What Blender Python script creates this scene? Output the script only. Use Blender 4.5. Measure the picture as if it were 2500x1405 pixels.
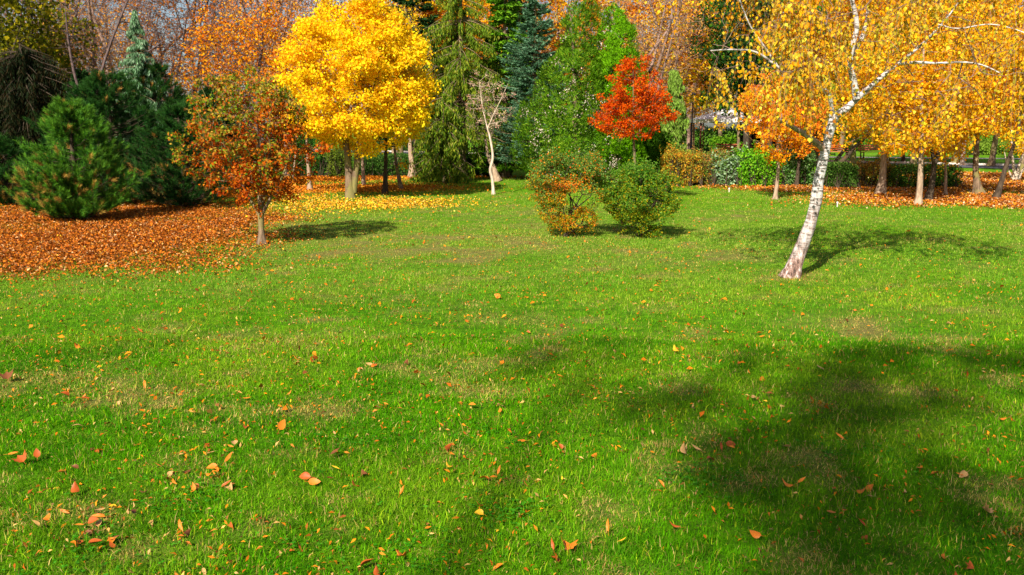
import bpy, math, random
import numpy as np
from mathutils import Vector
rad = math.radians
PI = math.pi
for o in list(bpy.data.objects): bpy.data.objects.remove(o)
S = bpy.context.scene
C = S.collection
# ---------------------------------------------------------------- camera, sky, sun, exposure
F = 2165.0; CH = 1.9; PITCH = rad(10.14)
cam = bpy.data.objects.new('camera', bpy.data.cameras.new('camera'))
cam.data.sensor_width = 36; cam.data.lens = F / 2500 * 36
cam.data.clip_start = 0.05; cam.data.clip_end = 1500
cam.location = (0, 0, CH); cam.rotation_euler = (PI / 2 - PITCH, 0, 0)
C.objects.link(cam); S.camera = cam
SUN_AZ = (0.40, 0.917)      # horizontal direction the light travels
SUN_EL = rad(38)
W = bpy.data.worlds.new('World'); S.world = W; W.use_nodes = True
wn = W.node_tree.nodes; wl = W.node_tree.links
sky = wn.new('ShaderNodeTexSky'); sky.sky_type = 'NISHITA'; sky.sun_disc = False
sky.sun_elevation = SUN_EL; sky.sun_rotation = math.atan2(-SUN_AZ[0], -SUN_AZ[1])
sky.air_density = 1.0; sky.dust_density = 1.6
wl.new(sky.outputs[0], wn['Background'].inputs[0]); wn['Background'].inputs[1].default_value = 0.062
sd = bpy.data.lights.new('sun', 'SUN'); sd.energy = 5.0; sd.angle = rad(0.55); sd.color = (1.0, 0.93, 0.80)
sun = bpy.data.objects.new('sun', sd); C.objects.link(sun)
ld = Vector((SUN_AZ[0] * math.cos(SUN_EL), SUN_AZ[1] * math.cos(SUN_EL), -math.sin(SUN_EL)))
sun.rotation_euler = ld.to_track_quat('-Z', 'Y').to_euler(); sun.location = (-8, -18, 20)
S.view_settings.view_transform = 'Standard'; S.view_settings.look = 'None'
S.view_settings.gamma = 1; S.view_settings.exposure = 0.95
S.render.resolution_x = 1024; S.render.resolution_y = 575
S.cycles.max_bounces = 6; S.cycles.diffuse_bounces = 3; S.cycles.transmission_bounces = 3; S.cycles.glossy_bounces = 2

# ---------------------------------------------------------------- from a pixel of the photo to a place in the park
def ray(px, py):
    a, b = (px - 1250) / F, (702.5 - py) / F
    return (a, math.cos(PITCH) + b * math.sin(PITCH), -math.sin(PITCH) + b * math.cos(PITCH))
def G(px, py):
    r = ray(px, py); t = CH / -r[2]
    return np.array([r[0] * t, r[1] * t, 0.0])
def U(px, py, Y):
    r = ray(px, py); t = Y / r[1]
    return np.array([r[0] * t, Y, CH + r[2] * t])

# ---------------------------------------------------------------- noise
def _h(i, j, k, s):
    n = (i * 374761393 + j * 668265263 + k * 2147483647 + s * 1274126177) & 0xffffffff
    n = ((n ^ (n >> 13)) * 1274126177) & 0xffffffff
    return ((n ^ (n >> 16)) & 0xffff) / 65535.0
def noise(p, sc, seed=0):
    p = np.asarray(p, float) * sc + 1000.0
    i = np.floor(p).astype(np.int64); f = p - i; f = f * f * (3 - 2 * f)
    x, y = i[:, 0], i[:, 1]; z = i[:, 2] if p.shape[1] > 2 else np.zeros_like(x)
    fz = f[:, 2] if p.shape[1] > 2 else 0.0
    def lay(zz):
        a = _h(x, y, zz, seed) * (1 - f[:, 0]) + _h(x + 1, y, zz, seed) * f[:, 0]
        b = _h(x, y + 1, zz, seed) * (1 - f[:, 0]) + _h(x + 1, y + 1, zz, seed) * f[:, 0]
        return a * (1 - f[:, 1]) + b * f[:, 1]
    if p.shape[1] > 2: return lay(z) * (1 - fz) + lay(z + 1) * fz
    return lay(z)
def fbm(p, sc, seed=0): return 0.55 * noise(p, sc, seed) + 0.28 * noise(p, sc * 2.1, seed + 1) + 0.17 * noise(p, sc * 4.3, seed + 2)
def nrm(v): return v / np.maximum(np.linalg.norm(v, axis=-1, keepdims=True), 1e-9)
def rdir(rng, n): return nrm(rng.normal(size=(n, 3)))

# ---------------------------------------------------------------- mesh gathering
class MB:
    def __init__(s): s.v = []; s.f = []; s.c = []; s.n = 0; s.smooth = False
    def add(s, v, f, c=None):
        v = np.asarray(v, float).reshape(-1, 3); f = np.asarray(f, np.int64)
        if len(f) == 0: return
        s.v.append(v); s.f.append(f + s.n); s.n += len(v)
        if c is not None: s.c.append(np.broadcast_to(np.asarray(c, float), (len(f), 3)))
    def mesh(s, name, mat, smooth=False):
        me = bpy.data.meshes.new(name); v = np.concatenate(s.v)
        me.vertices.add(len(v)); me.vertices.foreach_set('co', v.astype(np.float32).ravel())
        lo = np.concatenate([f.ravel() for f in s.f]); cnt = np.concatenate([np.full(len(f), f.shape[1]) for f in s.f])
        me.loops.add(len(lo)); me.loops.foreach_set('vertex_index', lo.astype(np.int32))
        me.polygons.add(len(cnt)); st = np.concatenate([[0], np.cumsum(cnt)[:-1]])
        me.polygons.foreach_set('loop_start', st.astype(np.int32)); me.polygons.foreach_set('loop_total', cnt.astype(np.int32))
        if smooth: me.polygons.foreach_set('use_smooth', np.ones(len(cnt), bool))
        if s.c:
            a = me.attributes.new('Col', 'FLOAT_COLOR', 'FACE'); c = np.concatenate(s.c)
            a.data.foreach_set('color', np.c_[c, np.ones(len(c))].astype(np.float32).ravel())
        me.update(); me.validate(); me.materials.append(mat)
        return me
    def obj(s, name, mat, parent=None, smooth=False, origin=None):
        if origin is not None: s.v = [v - origin for v in s.v]
        o = bpy.data.objects.new(name, s.mesh(name, mat, smooth)); C.objects.link(o)
        if parent is not None: o.parent = parent
        elif origin is not None: o.location = origin
        return o
def thing(name, label, cat, loc=(0, 0, 0), group=None):
    o = bpy.data.objects.new(name, None); o.empty_display_size = 0.1; C.objects.link(o); o.location = tuple(loc)
    o['label'] = label; o['category'] = cat
    if group: o['group'] = group
    return o
def tag(o, label=None, cat=None, group=None, kind=None):
    if label: o['label'] = label
    if cat: o['category'] = cat
    if group: o['group'] = group
    if kind: o['kind'] = kind
    return o
def copy_thing(o, loc, rz=0, sc=1, label=None):
    c = o.copy(); C.objects.link(c); c.location = tuple(loc); c.rotation_euler = (0, 0, rz); c.scale = (sc, sc, sc)
    if label: c['label'] = label
    for ch in list(o.children):
        d = ch.copy(); C.objects.link(d); d.parent = c
        for g in list(ch.children):
            e = g.copy(); C.objects.link(e); e.parent = d
    return c

# ---------------------------------------------------------------- materials
MATS = {}
def newmat(name):
    m = bpy.data.materials.new(name); m.use_nodes = True
    return m, m.node_tree.nodes, m.node_tree.links
def leaf_mat(name, transl=0.35, rough=0.5, spec=0.35, hue=0.0):
    m, n, l = newmat(name); b = n['Principled BSDF']; out = n['Material Output']
    a = n.new('ShaderNodeAttribute'); a.attribute_name = 'Col'; col = a.outputs['Color']
    tc = n.new('ShaderNodeNewGeometry'); nz = n.new('ShaderNodeTexNoise'); nz.inputs['Scale'].default_value = 35; nz.inputs['Detail'].default_value = 2
    l.new(tc.outputs['Position'], nz.inputs['Vector'])
    mr = n.new('ShaderNodeMapRange'); mr.inputs['To Min'].default_value = 0.75; mr.inputs['To Max'].default_value = 1.25
    l.new(nz.outputs[0], mr.inputs[0])
    hs = n.new('ShaderNodeHueSaturation'); l.new(col, hs.inputs['Color']); l.new(mr.outputs[0], hs.inputs['Value'])
    if hue:
        oi = n.new('ShaderNodeObjectInfo'); m2 = n.new('ShaderNodeMapRange'); m2.inputs['To Min'].default_value = 0.5 - hue; m2.inputs['To Max'].default_value = 0.5 + hue
        l.new(oi.outputs['Random'], m2.inputs[0]); l.new(m2.outputs[0], hs.inputs['Hue'])
    l.new(hs.outputs[0], b.inputs['Base Color']); b.inputs['Roughness'].default_value = rough
    b.inputs['Specular IOR Level'].default_value = spec
    t = n.new('ShaderNodeBsdfTranslucent'); l.new(hs.outputs[0], t.inputs['Color'])
    mx = n.new('ShaderNodeMixShader'); mx.inputs[0].default_value = transl
    l.new(b.outputs[0], mx.inputs[1]); l.new(t.outputs[0], mx.inputs[2]); l.new(mx.outputs[0], out.inputs['Surface'])
    return m
M_leaf = leaf_mat('leaf', 0.46, .65, .06)
M_needle = leaf_mat('needle', 0.2, 0.6, 0.10)
M_grass = leaf_mat('grass_blade', 0.45, 0.5, 0.04)
M_litter = leaf_mat('dry_leaf', 0.12, 0.7, 0.1)
def bark_mat(name, c1, c2, sc=18, stretch=0.25, bump=0.6, moss=None):
    m, n, l = newmat(name); b = n['Principled BSDF']; g = n.new('ShaderNodeNewGeometry')
    mp = n.new('ShaderNodeMapping'); mp.inputs['Scale'].default_value = (1, 1, stretch); l.new(g.outputs['Position'], mp.inputs[0])
    nz = n.new('ShaderNodeTexNoise'); nz.inputs['Scale'].default_value = sc; nz.inputs['Detail'].default_value = 6; nz.inputs['Roughness'].default_value = 0.7
    l.new(mp.outputs[0], nz.inputs['Vector'])
    r = n.new('ShaderNodeValToRGB'); r.color_ramp.elements[0].position = 0.34; r.color_ramp.elements[1].position = 0.68
    r.color_ramp.elements[0].color = (*c1, 1); r.color_ramp.elements[1].color = (*c2, 1); l.new(nz.outputs[0], r.inputs[0])
    col = r.outputs[0]
    if moss:
        n2 = n.new('ShaderNodeTexNoise'); n2.inputs['Scale'].default_value = 2.5; n2.inputs['Detail'].default_value = 4; l.new(g.outputs['Position'], n2.inputs['Vector'])
        r2 = n.new('ShaderNodeValToRGB'); r2.color_ramp.elements[0].position = 0.5; r2.color_ramp.elements[1].position = 0.62; l.new(n2.outputs[0], r2.inputs[0])
        mx = n.new('ShaderNodeMix'); mx.data_type = 'RGBA'; l.new(r2.outputs[0], mx.inputs[0]); l.new(col, mx.inputs[6]); mx.inputs[7].default_value = (*moss, 1); col = mx.outputs[2]
    l.new(col, b.inputs['Base Color']); b.inputs['Roughness'].default_value = 0.9; b.inputs['Specular IOR Level'].default_value = 0.15
    bp = n.new('ShaderNodeBump'); bp.inputs['Strength'].default_value = bump; bp.inputs['Distance'].default_value = 0.03
    l.new(nz.outputs[0], bp.inputs['Height']); l.new(bp.outputs[0], b.inputs['Normal'])
    return m
B_brown = bark_mat('brown_bark', (0.07, 0.045, 0.028), (0.28, 0.19, 0.12), moss=(0.2, 0.17, 0.06))
B_tan = bark_mat('tan_bark', (0.16, 0.10, 0.065), (0.50, 0.36, 0.25))
B_dark = bark_mat('dark_bark', (0.022, 0.015, 0.011), (0.10, 0.07, 0.045))
B_pale = bark_mat('pale_bark', (0.28, 0.2, 0.15), (0.72, 0.58, 0.46))
B_pink = bark_mat('twig_bark', (0.12, 0.075, 0.06), (0.34, 0.22, 0.17))
B_plum = bark_mat('bare_twig_bark', (0.045, 0.03, 0.03), (0.18, 0.12, 0.11))
def birch_mat():
    m, n, l = newmat('birch_bark'); b = n['Principled BSDF']; g = n.new('ShaderNodeNewGeometry')
    mp = n.new('ShaderNodeMapping'); mp.inputs['Scale'].default_value = (1, 1, 5); mp.inputs['Rotation'].default_value = (0, rad(-18), 0); l.new(g.outputs['Position'], mp.inputs[0])
    nz = n.new('ShaderNodeTexNoise'); nz.inputs['Scale'].default_value = 9; nz.inputs['Detail'].default_value = 5; nz.inputs['Roughness'].default_value = 0.65; l.new(mp.outputs[0], nz.inputs['Vector'])
    r = n.new('ShaderNodeValToRGB'); e = r.color_ramp.elements
    e[0].position = 0.33; e[0].color = (0.035, 0.028, 0.025, 1); e[1].position = 0.46; e[1].color = (0.28, 0.23, 0.20, 1)
    x = e.new(0.50); x.color = (0.50, 0.46, 0.44, 1); x = e.new(0.75); x.color = (0.64, 0.61, 0.60, 1); l.new(nz.outputs[0], r.inputs[0])
    # furrowed brown bark towards the foot
    mp2 = n.new('ShaderNodeMapping'); mp2.inputs['Scale'].default_value = (1, 1, 0.3); mp2.inputs['Rotation'].default_value = (0, rad(-28), 0); l.new(g.outputs['Position'], mp2.inputs[0])
    n2 = n.new('ShaderNodeTexNoise'); n2.inputs['Scale'].default_value = 26; n2.inputs['Detail'].default_value = 5; n2.inputs['Roughness'].default_value = 0.7; l.new(mp2.outputs[0], n2.inputs['Vector'])
    r2 = n.new('ShaderNodeValToRGB'); e = r2.color_ramp.elements
    e[0].position = 0.38; e[0].color = (0.03, 0.016, 0.012, 1); e[1].position = 0.64; e[1].color = (0.58, 0.52, 0.50, 1)
    x = e.new(0.5); x.color = (0.22, 0.12, 0.09, 1); l.new(n2.outputs[0], r2.inputs[0])
    sx = n.new('ShaderNodeSeparateXYZ'); l.new(g.outputs['Position'], sx.inputs[0])
    n3 = n.new('ShaderNodeTexNoise'); n3.inputs['Scale'].default_value = 5; n3.inputs['Detail'].default_value = 4; l.new(g.outputs['Position'], n3.inputs['Vector'])
    ma = n.new('ShaderNodeMath'); ma.operation = 'MULTIPLY_ADD'; l.new(n3.outputs[0], ma.inputs[0]); ma.inputs[1].default_value = 1.9; l.new(sx.outputs[2], ma.inputs[2])
    mr = n.new('ShaderNodeMapRange'); mr.inputs['From Min'].default_value = 1.15; mr.inputs['From Max'].default_value = 2.0; mr.inputs['To Min'].default_value = 1; mr.inputs['To Max'].default_value = 0; l.new(ma.outputs[0], mr.inputs[0])
    mx = n.new('ShaderNodeMix'); mx.data_type = 'RGBA'; l.new(mr.outputs[0], mx.inputs[0]); l.new(r.outputs[0], mx.inputs[6]); l.new(r2.outputs[0], mx.inputs[7])
    l.new(mx.outputs[2], b.inputs['Base Color']); b.inputs['Roughness'].default_value = 0.75
    bp = n.new('ShaderNodeBump'); bp.inputs['Strength'].default_value = 0.8; bp.inputs['Distance'].default_value = 0.02
    l.new(n2.outputs[0], bp.inputs['Height']); l.new(bp.outputs[0], b.inputs['Normal'])
    return m
B_birch = birch_mat()
def flat_mat(name, c, rough=0.6, metal=0, sc=20, var=0.25):
    m, n, l = newmat(name); b = n['Principled BSDF']; g = n.new('ShaderNodeNewGeometry')
    nz = n.new('ShaderNodeTexNoise'); nz.inputs['Scale'].default_value = sc; nz.inputs['Detail'].default_value = 5; l.new(g.outputs['Position'], nz.inputs['Vector'])
    r = n.new('ShaderNodeValToRGB'); r.color_ramp.elements[0].position = 0.3; r.color_ramp.elements[1].position = 0.7
    r.color_ramp.elements[0].color = (*[x * (1 - var) for x in c], 1); r.color_ramp.elements[1].color = (*[min(1, x * (1 + var)) for x in c], 1)
    l.new(nz.outputs[0], r.inputs[0]); l.new(r.outputs[0], b.inputs['Base Color']); b.inputs['Roughness'].default_value = rough; b.inputs['Metallic'].default_value = metal
    return m

# ---------------------------------------------------------------- masks on the ground (world ellipses)
def blob(px, py, rx, ry, s):
    c = G(px, py); d = c[1]; a = G(px, py - ry)[1]; b = G(px, py + ry)[1]
    return (c[0], (a + b) / 2, rx * d / F, (a - b) / 2, s)
DRY = [blob(*q) for q in [(2090, 800, 150, 28, 1.1), (2400, 862, 70, 12, .9), (2100, 942, 70, 14, .7), (1170, 634, 130, 12, 1), (1050, 605, 340, 36, 1.0), (880, 620, 240, 28, .8), (1650, 625, 300, 24, .8), (1250, 520, 260, 18, .5),
    (1000, 905, 80, 18, .7), (850, 1010, 60, 16, .6), (1040, 870, 80, 12, .6), (1250, 780, 120, 14, .6), (300, 950, 160, 30, .45), (560, 840, 220, 30, .4), (520, 1000, 80, 16, .6), (760, 550, 260, 26, .6),
    (1450, 560, 300, 30, .3), (1930, 672, 75, 12, 1.2), (600, 700, 260, 20, .35), (1830, 530, 220, 14, .45), (1250, 545, 200, 16, .4), (120, 930, 120, 30, .35), (1530, 970, 60, 10, .6), (1700, 870, 120, 16, .4), (2240, 850, 60, 14, .5), (900, 540, 200, 14, .5), (450, 1130, 120, 18, .35)]]
LIT = [blob(*q) for q in [(60, 600, 330, 62, 1.3), (260, 600, 240, 50, 1.2), (470, 555, 140, 26, 1.0), (560, 600, 160, 55, .42), (350, 650, 330, 30, .42), (120, 530, 340, 34, 1.2), (420, 520, 220, 16, .9), (100, 480, 300, 30, 1), (20, 665, 150, 30, .8), (620, 540, 140, 18, .5)]]
YEL = [blob(*q) for q in [(900, 500, 190, 14, 1.15), (760, 492, 150, 12, .8), (1010, 488, 120, 8, .4), (720, 520, 180, 20, .5), (960, 462, 190, 14, .6), (1150, 500, 170, 20, .12)]]
OR2 = [blob(*q) for q in [(900, 460, 230, 10, .8), (780, 436, 190, 9, 1.2), (660, 470, 160, 16, .8), (1080, 434, 150, 4, .7)]]
RGT = [blob(*q) for q in [(2330, 486, 260, 14, 1.2), (2460, 455, 130, 26, 1.3), (2130, 486, 130, 10, .9), (2500, 500, 180, 14, 1), (2200, 462, 220, 8, 1.0), (1960, 462, 160, 7, 1.0), (2280, 500, 330, 9, .5), (2400, 430, 160, 8, 1.2), (1760, 458, 160, 3, .5)]]
def field(B, x, y, pw=1.3):
    o = np.zeros(len(x))
    for cx, cy, rx, ry, s in B: o = np.maximum(o, s * np.exp(-0.9 * (((x - cx) / rx) ** 2 + ((y - cy) / ry) ** 2) ** pw))
    return o
def dry_at(x, y):
    p = np.c_[x, y]
    return np.clip(field(DRY, x, y) * np.clip(3.2 * (fbm(p, 3.0, 5) - .34), .1, 1.5) + np.clip(fbm(p, 2.4, 11) - 0.60, 0, 1) * 3.0, 0, 1)
def gz(x, y): return 0.05 * (fbm(np.c_[x, y], 0.35, 3) - 0.5) * np.clip(y / 8, 0.2, 1)

# ---------------------------------------------------------------- lawn
def make_ground():
    xs = np.concatenate([-np.geomspace(600, 30, 14), np.arange(-29, 30, 0.25), np.geomspace(30, 600, 14)])
    ys = np.concatenate([-np.geomspace(300, 12, 12), np.arange(-11.75, 44, 0.25), np.geomspace(45, 900, 22)])
    X, Y = np.meshgrid(xs, ys); x, y = X.ravel(), Y.ravel()
    z = gz(x, y) * (np.abs(x) < 29) * (y < 43)
    nx, ny = len(xs), len(ys); i = np.arange(nx * ny).reshape(ny, nx)
    f = np.stack([i[:-1, :-1].ravel(), i[:-1, 1:].ravel(), i[1:, 1:].ravel(), i[1:, :-1].ravel()], 1)
    mb = MB(); mb.add(np.c_[x, y, z], f)
    m, n, l = newmat('lawn'); b = n['Principled BSDF']; g = n.new('ShaderNodeNewGeometry')
    def nz(sc, det=5, rough=0.6, sy=1):
        k = n.new('ShaderNodeTexNoise'); k.inputs['Scale'].default_value = sc; k.inputs['Detail'].default_value = det; k.inputs['Roughness'].default_value = rough
        l.new(g.outputs['Position'], k.inputs['Vector']); return k
    def ramp(src, a, ca, bb, cb):
        r = n.new('ShaderNodeValToRGB'); r.color_ramp.elements[0].position = a; r.color_ramp.elements[1].position = bb
        r.color_ramp.elements[0].color = (*ca, 1); r.color_ramp.elements[1].color = (*cb, 1); l.new(src, r.inputs[0]); return r.outputs[0]
    def mix(fac, c1, c2):
        k = n.new('ShaderNodeMix'); k.data_type = 'RGBA'; l.new(fac, k.inputs[0]); l.new(c1, k.inputs[6])
        if isinstance(c2, tuple): k.inputs[7].default_value = (*c2, 1)
        else: l.new(c2, k.inputs[7])
        return k.outputs[2]
    green = ramp(nz(6, 8, .8).outputs[0], .36, (0.03, 0.11, 0.001), .66, (0.16, 0.36, 0.003))
    soil = ramp(nz(45, 5, .8).outputs[0], .35, (0.10, 0.055, 0.02), .65, (0.36, 0.25, 0.10))
    litc = ramp(nz(28, 4, .8).outputs[0], .35, (0.09, 0.03, 0.005), .65, (0.42, 0.15, 0.015))
    def att(nm):
        a = n.new('ShaderNodeAttribute'); a.attribute_name = nm; return a.outputs['Fac']
    c = mix(att('dry'), green, soil); c = mix(att('litter'), c, litc)
    l.new(c, b.inputs['Base Color']); b.inputs['Roughness'].default_value = 0.95; b.inputs['Specular IOR Level'].default_value = 0.1
    bp = n.new('ShaderNodeBump'); bp.inputs['Strength'].default_value = 0.9; bp.inputs['Distance'].default_value = 0.04
    l.new(nz(40, 6, .8).outputs[0], bp.inputs['Height']); l.new(bp.outputs[0], b.inputs['Normal'])
    o = mb.obj('lawn', m, smooth=True); tag(o, 'green lawn with dry patches reaching back to the trees', kind='structure')
    for nm, v in (('dry', dry_at(x, y) * 0.7), ('litter', np.clip(1.3 * (field(LIT, x, y + (fbm(np.c_[x, y], .9, 609) - .5) * 3.2) + field(OR2, x, y) * .8 + field(RGT, x, y) + field(YEL, x, y) * .25) - 0.45 + 1.0 * (fbm(np.c_[x, y], 1.6, 9) - .5), 0, 1) * (np.abs(x) < 40))):
        a = o.data.attributes.new(nm, 'FLOAT', 'POINT'); a.data.foreach_set('value', v.astype(np.float32))
    return o
make_ground()

def make_grass():
    rng = np.random.default_rng(1); mb = MB()
    bands = [(3.2, 5.2, 12500, 2), (5.2, 8, 8000, 2), (8, 12, 3600, 1), (12, 18, 1500, 1), (18, 27, 620, 1), (27, 36, 260, 1)]
    for y0, y1, dens, seg in bands:
        hw = 0.66 * y1 + 0.7; n = int(dens * (y1 - y0) * 2 * hw)
        y = rng.uniform(y0, y1, n); x = rng.uniform(-hw, hw, n)
        k = np.abs(x) < 0.64 * y + 0.7; x, y = x[k], y[k]
        p = np.c_[x, y]; dry = dry_at(x, y)
        lit = np.clip(field(LIT, x, y) + field(RGT, x, y) + .8 * field(OR2, x, y), 0, 1.2)
        k = rng.random(len(x)) > np.clip(lit * 1.15 - 0.22, 0, 0.93); x, y, dry, lit, p = x[k], y[k], dry[k], lit[k], p[k]
        n = len(x); tuft = fbm(p, 4.5, 21); tuft2 = noise(p, 13.0, 22); big = fbm(p, 0.5, 31)
        sc = 1 + 0.035 * max(0, y0 - 6)
        L = (0.017 + 0.034 * rng.random(n) ** 1.4) * (0.5 + 1.0 * tuft) * (1 - 0.45 * dry) * (1.0 if y0 > 8 else 1.15) * sc ** 0.2
        w = rng.uniform(0.0011, 0.0022, n) * (1 + 0.22 * max(0, y0 - 4))
        for qx, qy in ((1928, 676), (640, 597), (855, 485), (1205, 475), (1892, 487), (2242, 500), (1390, 577), (1565, 577)):
            q = G(qx, qy); L = L * (1 + (1.0 if qy > 590 else .5) * np.exp(-((x - q[0]) ** 2 + (y - q[1]) ** 2) / .09))
        az = rng.uniform(0, 2 * PI, n) ; az = np.where(rng.random(n) < 0.4, 2 * PI * noise(p, 5.0, 41) * 2 + rng.normal(0, .7, n), az)
        lean = rng.uniform(0.2, 2.0, n) + 0.2 * dry; stray = rng.random(n) < .05; L = np.where(stray, L * 1.6, L); w = np.where(stray, w * .8, w); side = az + PI / 2 + rng.normal(0, .5, n)
        b = np.c_[x, y, gz(x, y) - 0.004]; d = np.c_[np.cos(az), np.sin(az), np.zeros(n)]; s = np.c_[np.cos(side), np.sin(side), np.zeros(n)] * w[:, None]
        up = np.array([0, 0, 1.0])
        mid = b + (up * np.cos(lean * .5)[:, None] + d * np.sin(lean * .5)[:, None]) * (L * .5)[:, None]
        tip = mid + (up * np.cos(lean * 1.15)[:, None] + d * np.sin(lean * 1.15)[:, None]) * (L * .55)[:, None]
        # colours of the blades themselves: fresh, yellowish, straw
        t = np.clip(0.5 * rng.random(n) + 0.55 * (noise(p, 2.2, 55) * .6 + big * .7) - .12, 0, 1)[:, None]
        c = (1 - t) * np.array([0.016, 0.15, 0.0004]) + t * np.array([0.155, 0.48, 0.0008])
        t2 = np.clip((fbm(p, 0.9, 77) - .42) * 3.5 * min(1, y0 / 8), 0, 1)[:, None] * .75; c = (1 - t2) * c + t2 * np.array([0.36, 0.52, 0.02])
        t3 = np.clip((fbm(p, 1.1, 91) - .52) * 3.2, 0, 1)[:, None] * .55; c = c * (1 - t3) + t3 * np.array([0.018, 0.135, 0.004]); far = np.clip((y - 8) / 7, 0, 1)[:, None]; fq = far * np.clip(.30 + 1.1 * (fbm(p, .55, 93) - .42), .12, .75)[:, None]; c = (1 - fq) * c + fq * np.array([0.48, 0.58, 0.10])
        gl = rng.random(n) < .06; c = np.where(gl[:, None], np.array([0.46, 0.58, 0.02]), c); straw = rng.random(n) < np.clip(0.06 + 0.95 * dry + .25 * lit + .30 * far[:, 0] * np.clip(2.2 * (fbm(p, .8, 97) - .33), .1, 1), 0, .8)
        sc_ = np.array([[0.68, 0.48, 0.16], [0.55, 0.34, 0.09], [0.55, 0.50, 0.08]])[rng.integers(0, 3, n)] * rng.uniform(.7, 1.15, n)[:, None]
        c = np.where(straw[:, None], sc_, c) * (0.55 + 0.75 * rng.random(n))[:, None]
        i = np.arange(n)
        if seg == 2:
            v = np.stack([b - s, b + s, mid + s * .85, mid - s * .85, tip], 1); k = i * 5
            mb.add(v, np.stack([k, k + 1, k + 2, k + 3], 1), c); mb.n -= len(v) * 0
            # tip triangles share the same vertices
            mb.v.append(np.zeros((0, 3))); mb.f.append(np.stack([k + 3, k + 2, k + 4], 1) + mb.n - n * 5); mb.c.append(c)
        else:
            v = np.stack([b - s, b + s, tip], 1); k = i * 3
            mb.add(v, np.stack([k, k + 1, k + 2], 1), c)
    o = mb.obj('grass', M_grass); tag(o, 'short green grass with straw coloured blades covering the lawn', 'grass', kind='stuff')
make_grass()

# ---------------------------------------------------------------- leaves
def pal(rng, n, cols, w=None, var=0.2):
    cols = np.array(cols, float); k = rng.choice(len(cols), n, p=None if w is None else np.array(w) / sum(w))
    c = cols[k] * (1 + var * (rng.random((n, 1)) * 2 - 1)); k2 = rng.choice(len(cols), n); t = rng.random((n, 1)) * .25
    return np.clip(c * (1 - t) + cols[k2] * t, 0, 1)
def rhomb(mb, p, ax, nr, L, Wd, col, fold=0.18, mid=0.45):
    """kite-shaped leaves folded along the midrib; every array has one row per leaf"""
    n = len(p)
    if n == 0: return
    ax = nrm(ax); s = nrm(np.cross(nr, ax)); nn = np.cross(ax, s)
    L = np.broadcast_to(L, (n,))[:, None]; Wd = np.broadcast_to(Wd, (n,))[:, None]
    v = np.stack([p, p + ax * L * mid + s * Wd * .5 + nn * L * fold * .5, p + ax * L - nn * L * fold * .6, p + ax * L * mid - s * Wd * .5 + nn * L * fold * .5], 1)
    k = np.arange(n) * 4
    mb.add(v, np.stack([k, k + 1, k + 2, k + 3], 1), col)
def tri_blades(mb, p, ax, L, w, col, rng):
    n = len(p); ax = nrm(ax); s = nrm(np.cross(ax, rdir(rng, n)))
    L = np.broadcast_to(L, (n,))[:, None]
    v = np.stack([p - s * w * .5, p + s * w * .5, p + ax * L], 1); k = np.arange(n) * 3
    mb.add(v, np.stack([k, k + 1, k + 2], 1), col)

# ---------------------------------------------------------------- woody parts
def resample(pts, rs, step):
    pts = np.array(pts, float); rs = np.array(rs, float); out = []; ro = []
    P = np.vstack([2 * pts[0] - pts[1], pts, 2 * pts[-1] - pts[-2]])
    for i in range(len(pts) - 1):
        a, b, c, d = P[i], P[i + 1], P[i + 2], P[i + 3]; m = max(2, int(np.linalg.norm(c - b) / step))
        for k in range(m):
            t = k / m
            out.append(.5 * (2 * b + (c - a) * t + (2 * a - 5 * b + 4 * c - d) * t * t + (3 * b - a - 3 * c + d) * t ** 3)); ro.append(rs[i] * (1 - t) + rs[i + 1] * t)
    out.append(pts[-1]); ro.append(rs[-1])
    return np.array(out), np.array(ro)
def tube(mb, pts, rs, sides=10, rough=0.08, flare=0.0, seed=0, step=None, cap=True):
    pts, rs = resample(pts, rs, step or max(0.03, float(np.mean(rs)) * 1.3)); n = len(pts)
    T = nrm(np.gradient(pts, axis=0)); a = nrm(np.cross(T, np.array([0.13, 1, 0.05]))); b = np.cross(T, a)
    th = np.linspace(0, 2 * PI, sides, endpoint=False)
    R = rs[:, None] * np.ones(sides)[None]
    if flare:
        h = np.clip((pts[:, 2] - pts[0, 2]) / (rs[0] * 5), 0, 1)[:, None]
        R = R * (1 + flare * (1 - h) ** 2.5 * (1 + .5 * np.sin(th * 4 + seed)[None] + .25 * np.sin(th * 7 + seed)[None]))
    V = pts[:, None] + (a[:, None] * np.cos(th)[None, :, None] + b[:, None] * np.sin(th)[None, :, None]) * R[..., None]
    if rough:
        q = V.reshape(-1, 3) * np.array([1, 1, .4]); nn = (fbm(q, 1.2 / max(rs.max(), .02) * .6, seed) - .5).reshape(n, sides)
        V = pts[:, None] + (V - pts[:, None]) * (1 + rough * 2.5 * nn)[..., None]
    i = np.arange(n * sides).reshape(n, sides); j = np.roll(i, -1, 1)
    mb.add(V, np.stack([i[:-1].ravel(), j[:-1].ravel(), j[1:].ravel(), i[1:].ravel()], 1))
    if cap: mb.add(V[-1], np.arange(sides)[None])
def edges(mb, A, B, ra, rb, sides=4):
    A, B = np.array(A), np.array(B); n = len(A)
    if n == 0: return
    T = nrm(B - A); ref = np.where(np.abs(T[:, 2:3]) > .9, np.array([[1., 0, 0]]), np.array([[0, 0, 1.]])); u = nrm(np.cross(T, ref)); w = np.cross(T, u)
    th = np.linspace(0, 2 * PI, sides, endpoint=False); cs = u[:, None] * np.cos(th)[None, :, None] + w[:, None] * np.sin(th)[None, :, None]
    V = np.concatenate([A[:, None] + cs * np.array(ra)[:, None, None], B[:, None] + cs * np.array(rb)[:, None, None]], 1)
    k = (np.arange(n) * 2 * sides)[:, None]; q = np.arange(sides); r = (q + 1) % sides
    mb.add(V, np.stack([(k + q), (k + r), (k + r + sides), (k + q + sides)], 2).reshape(-1, 4))
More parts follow.
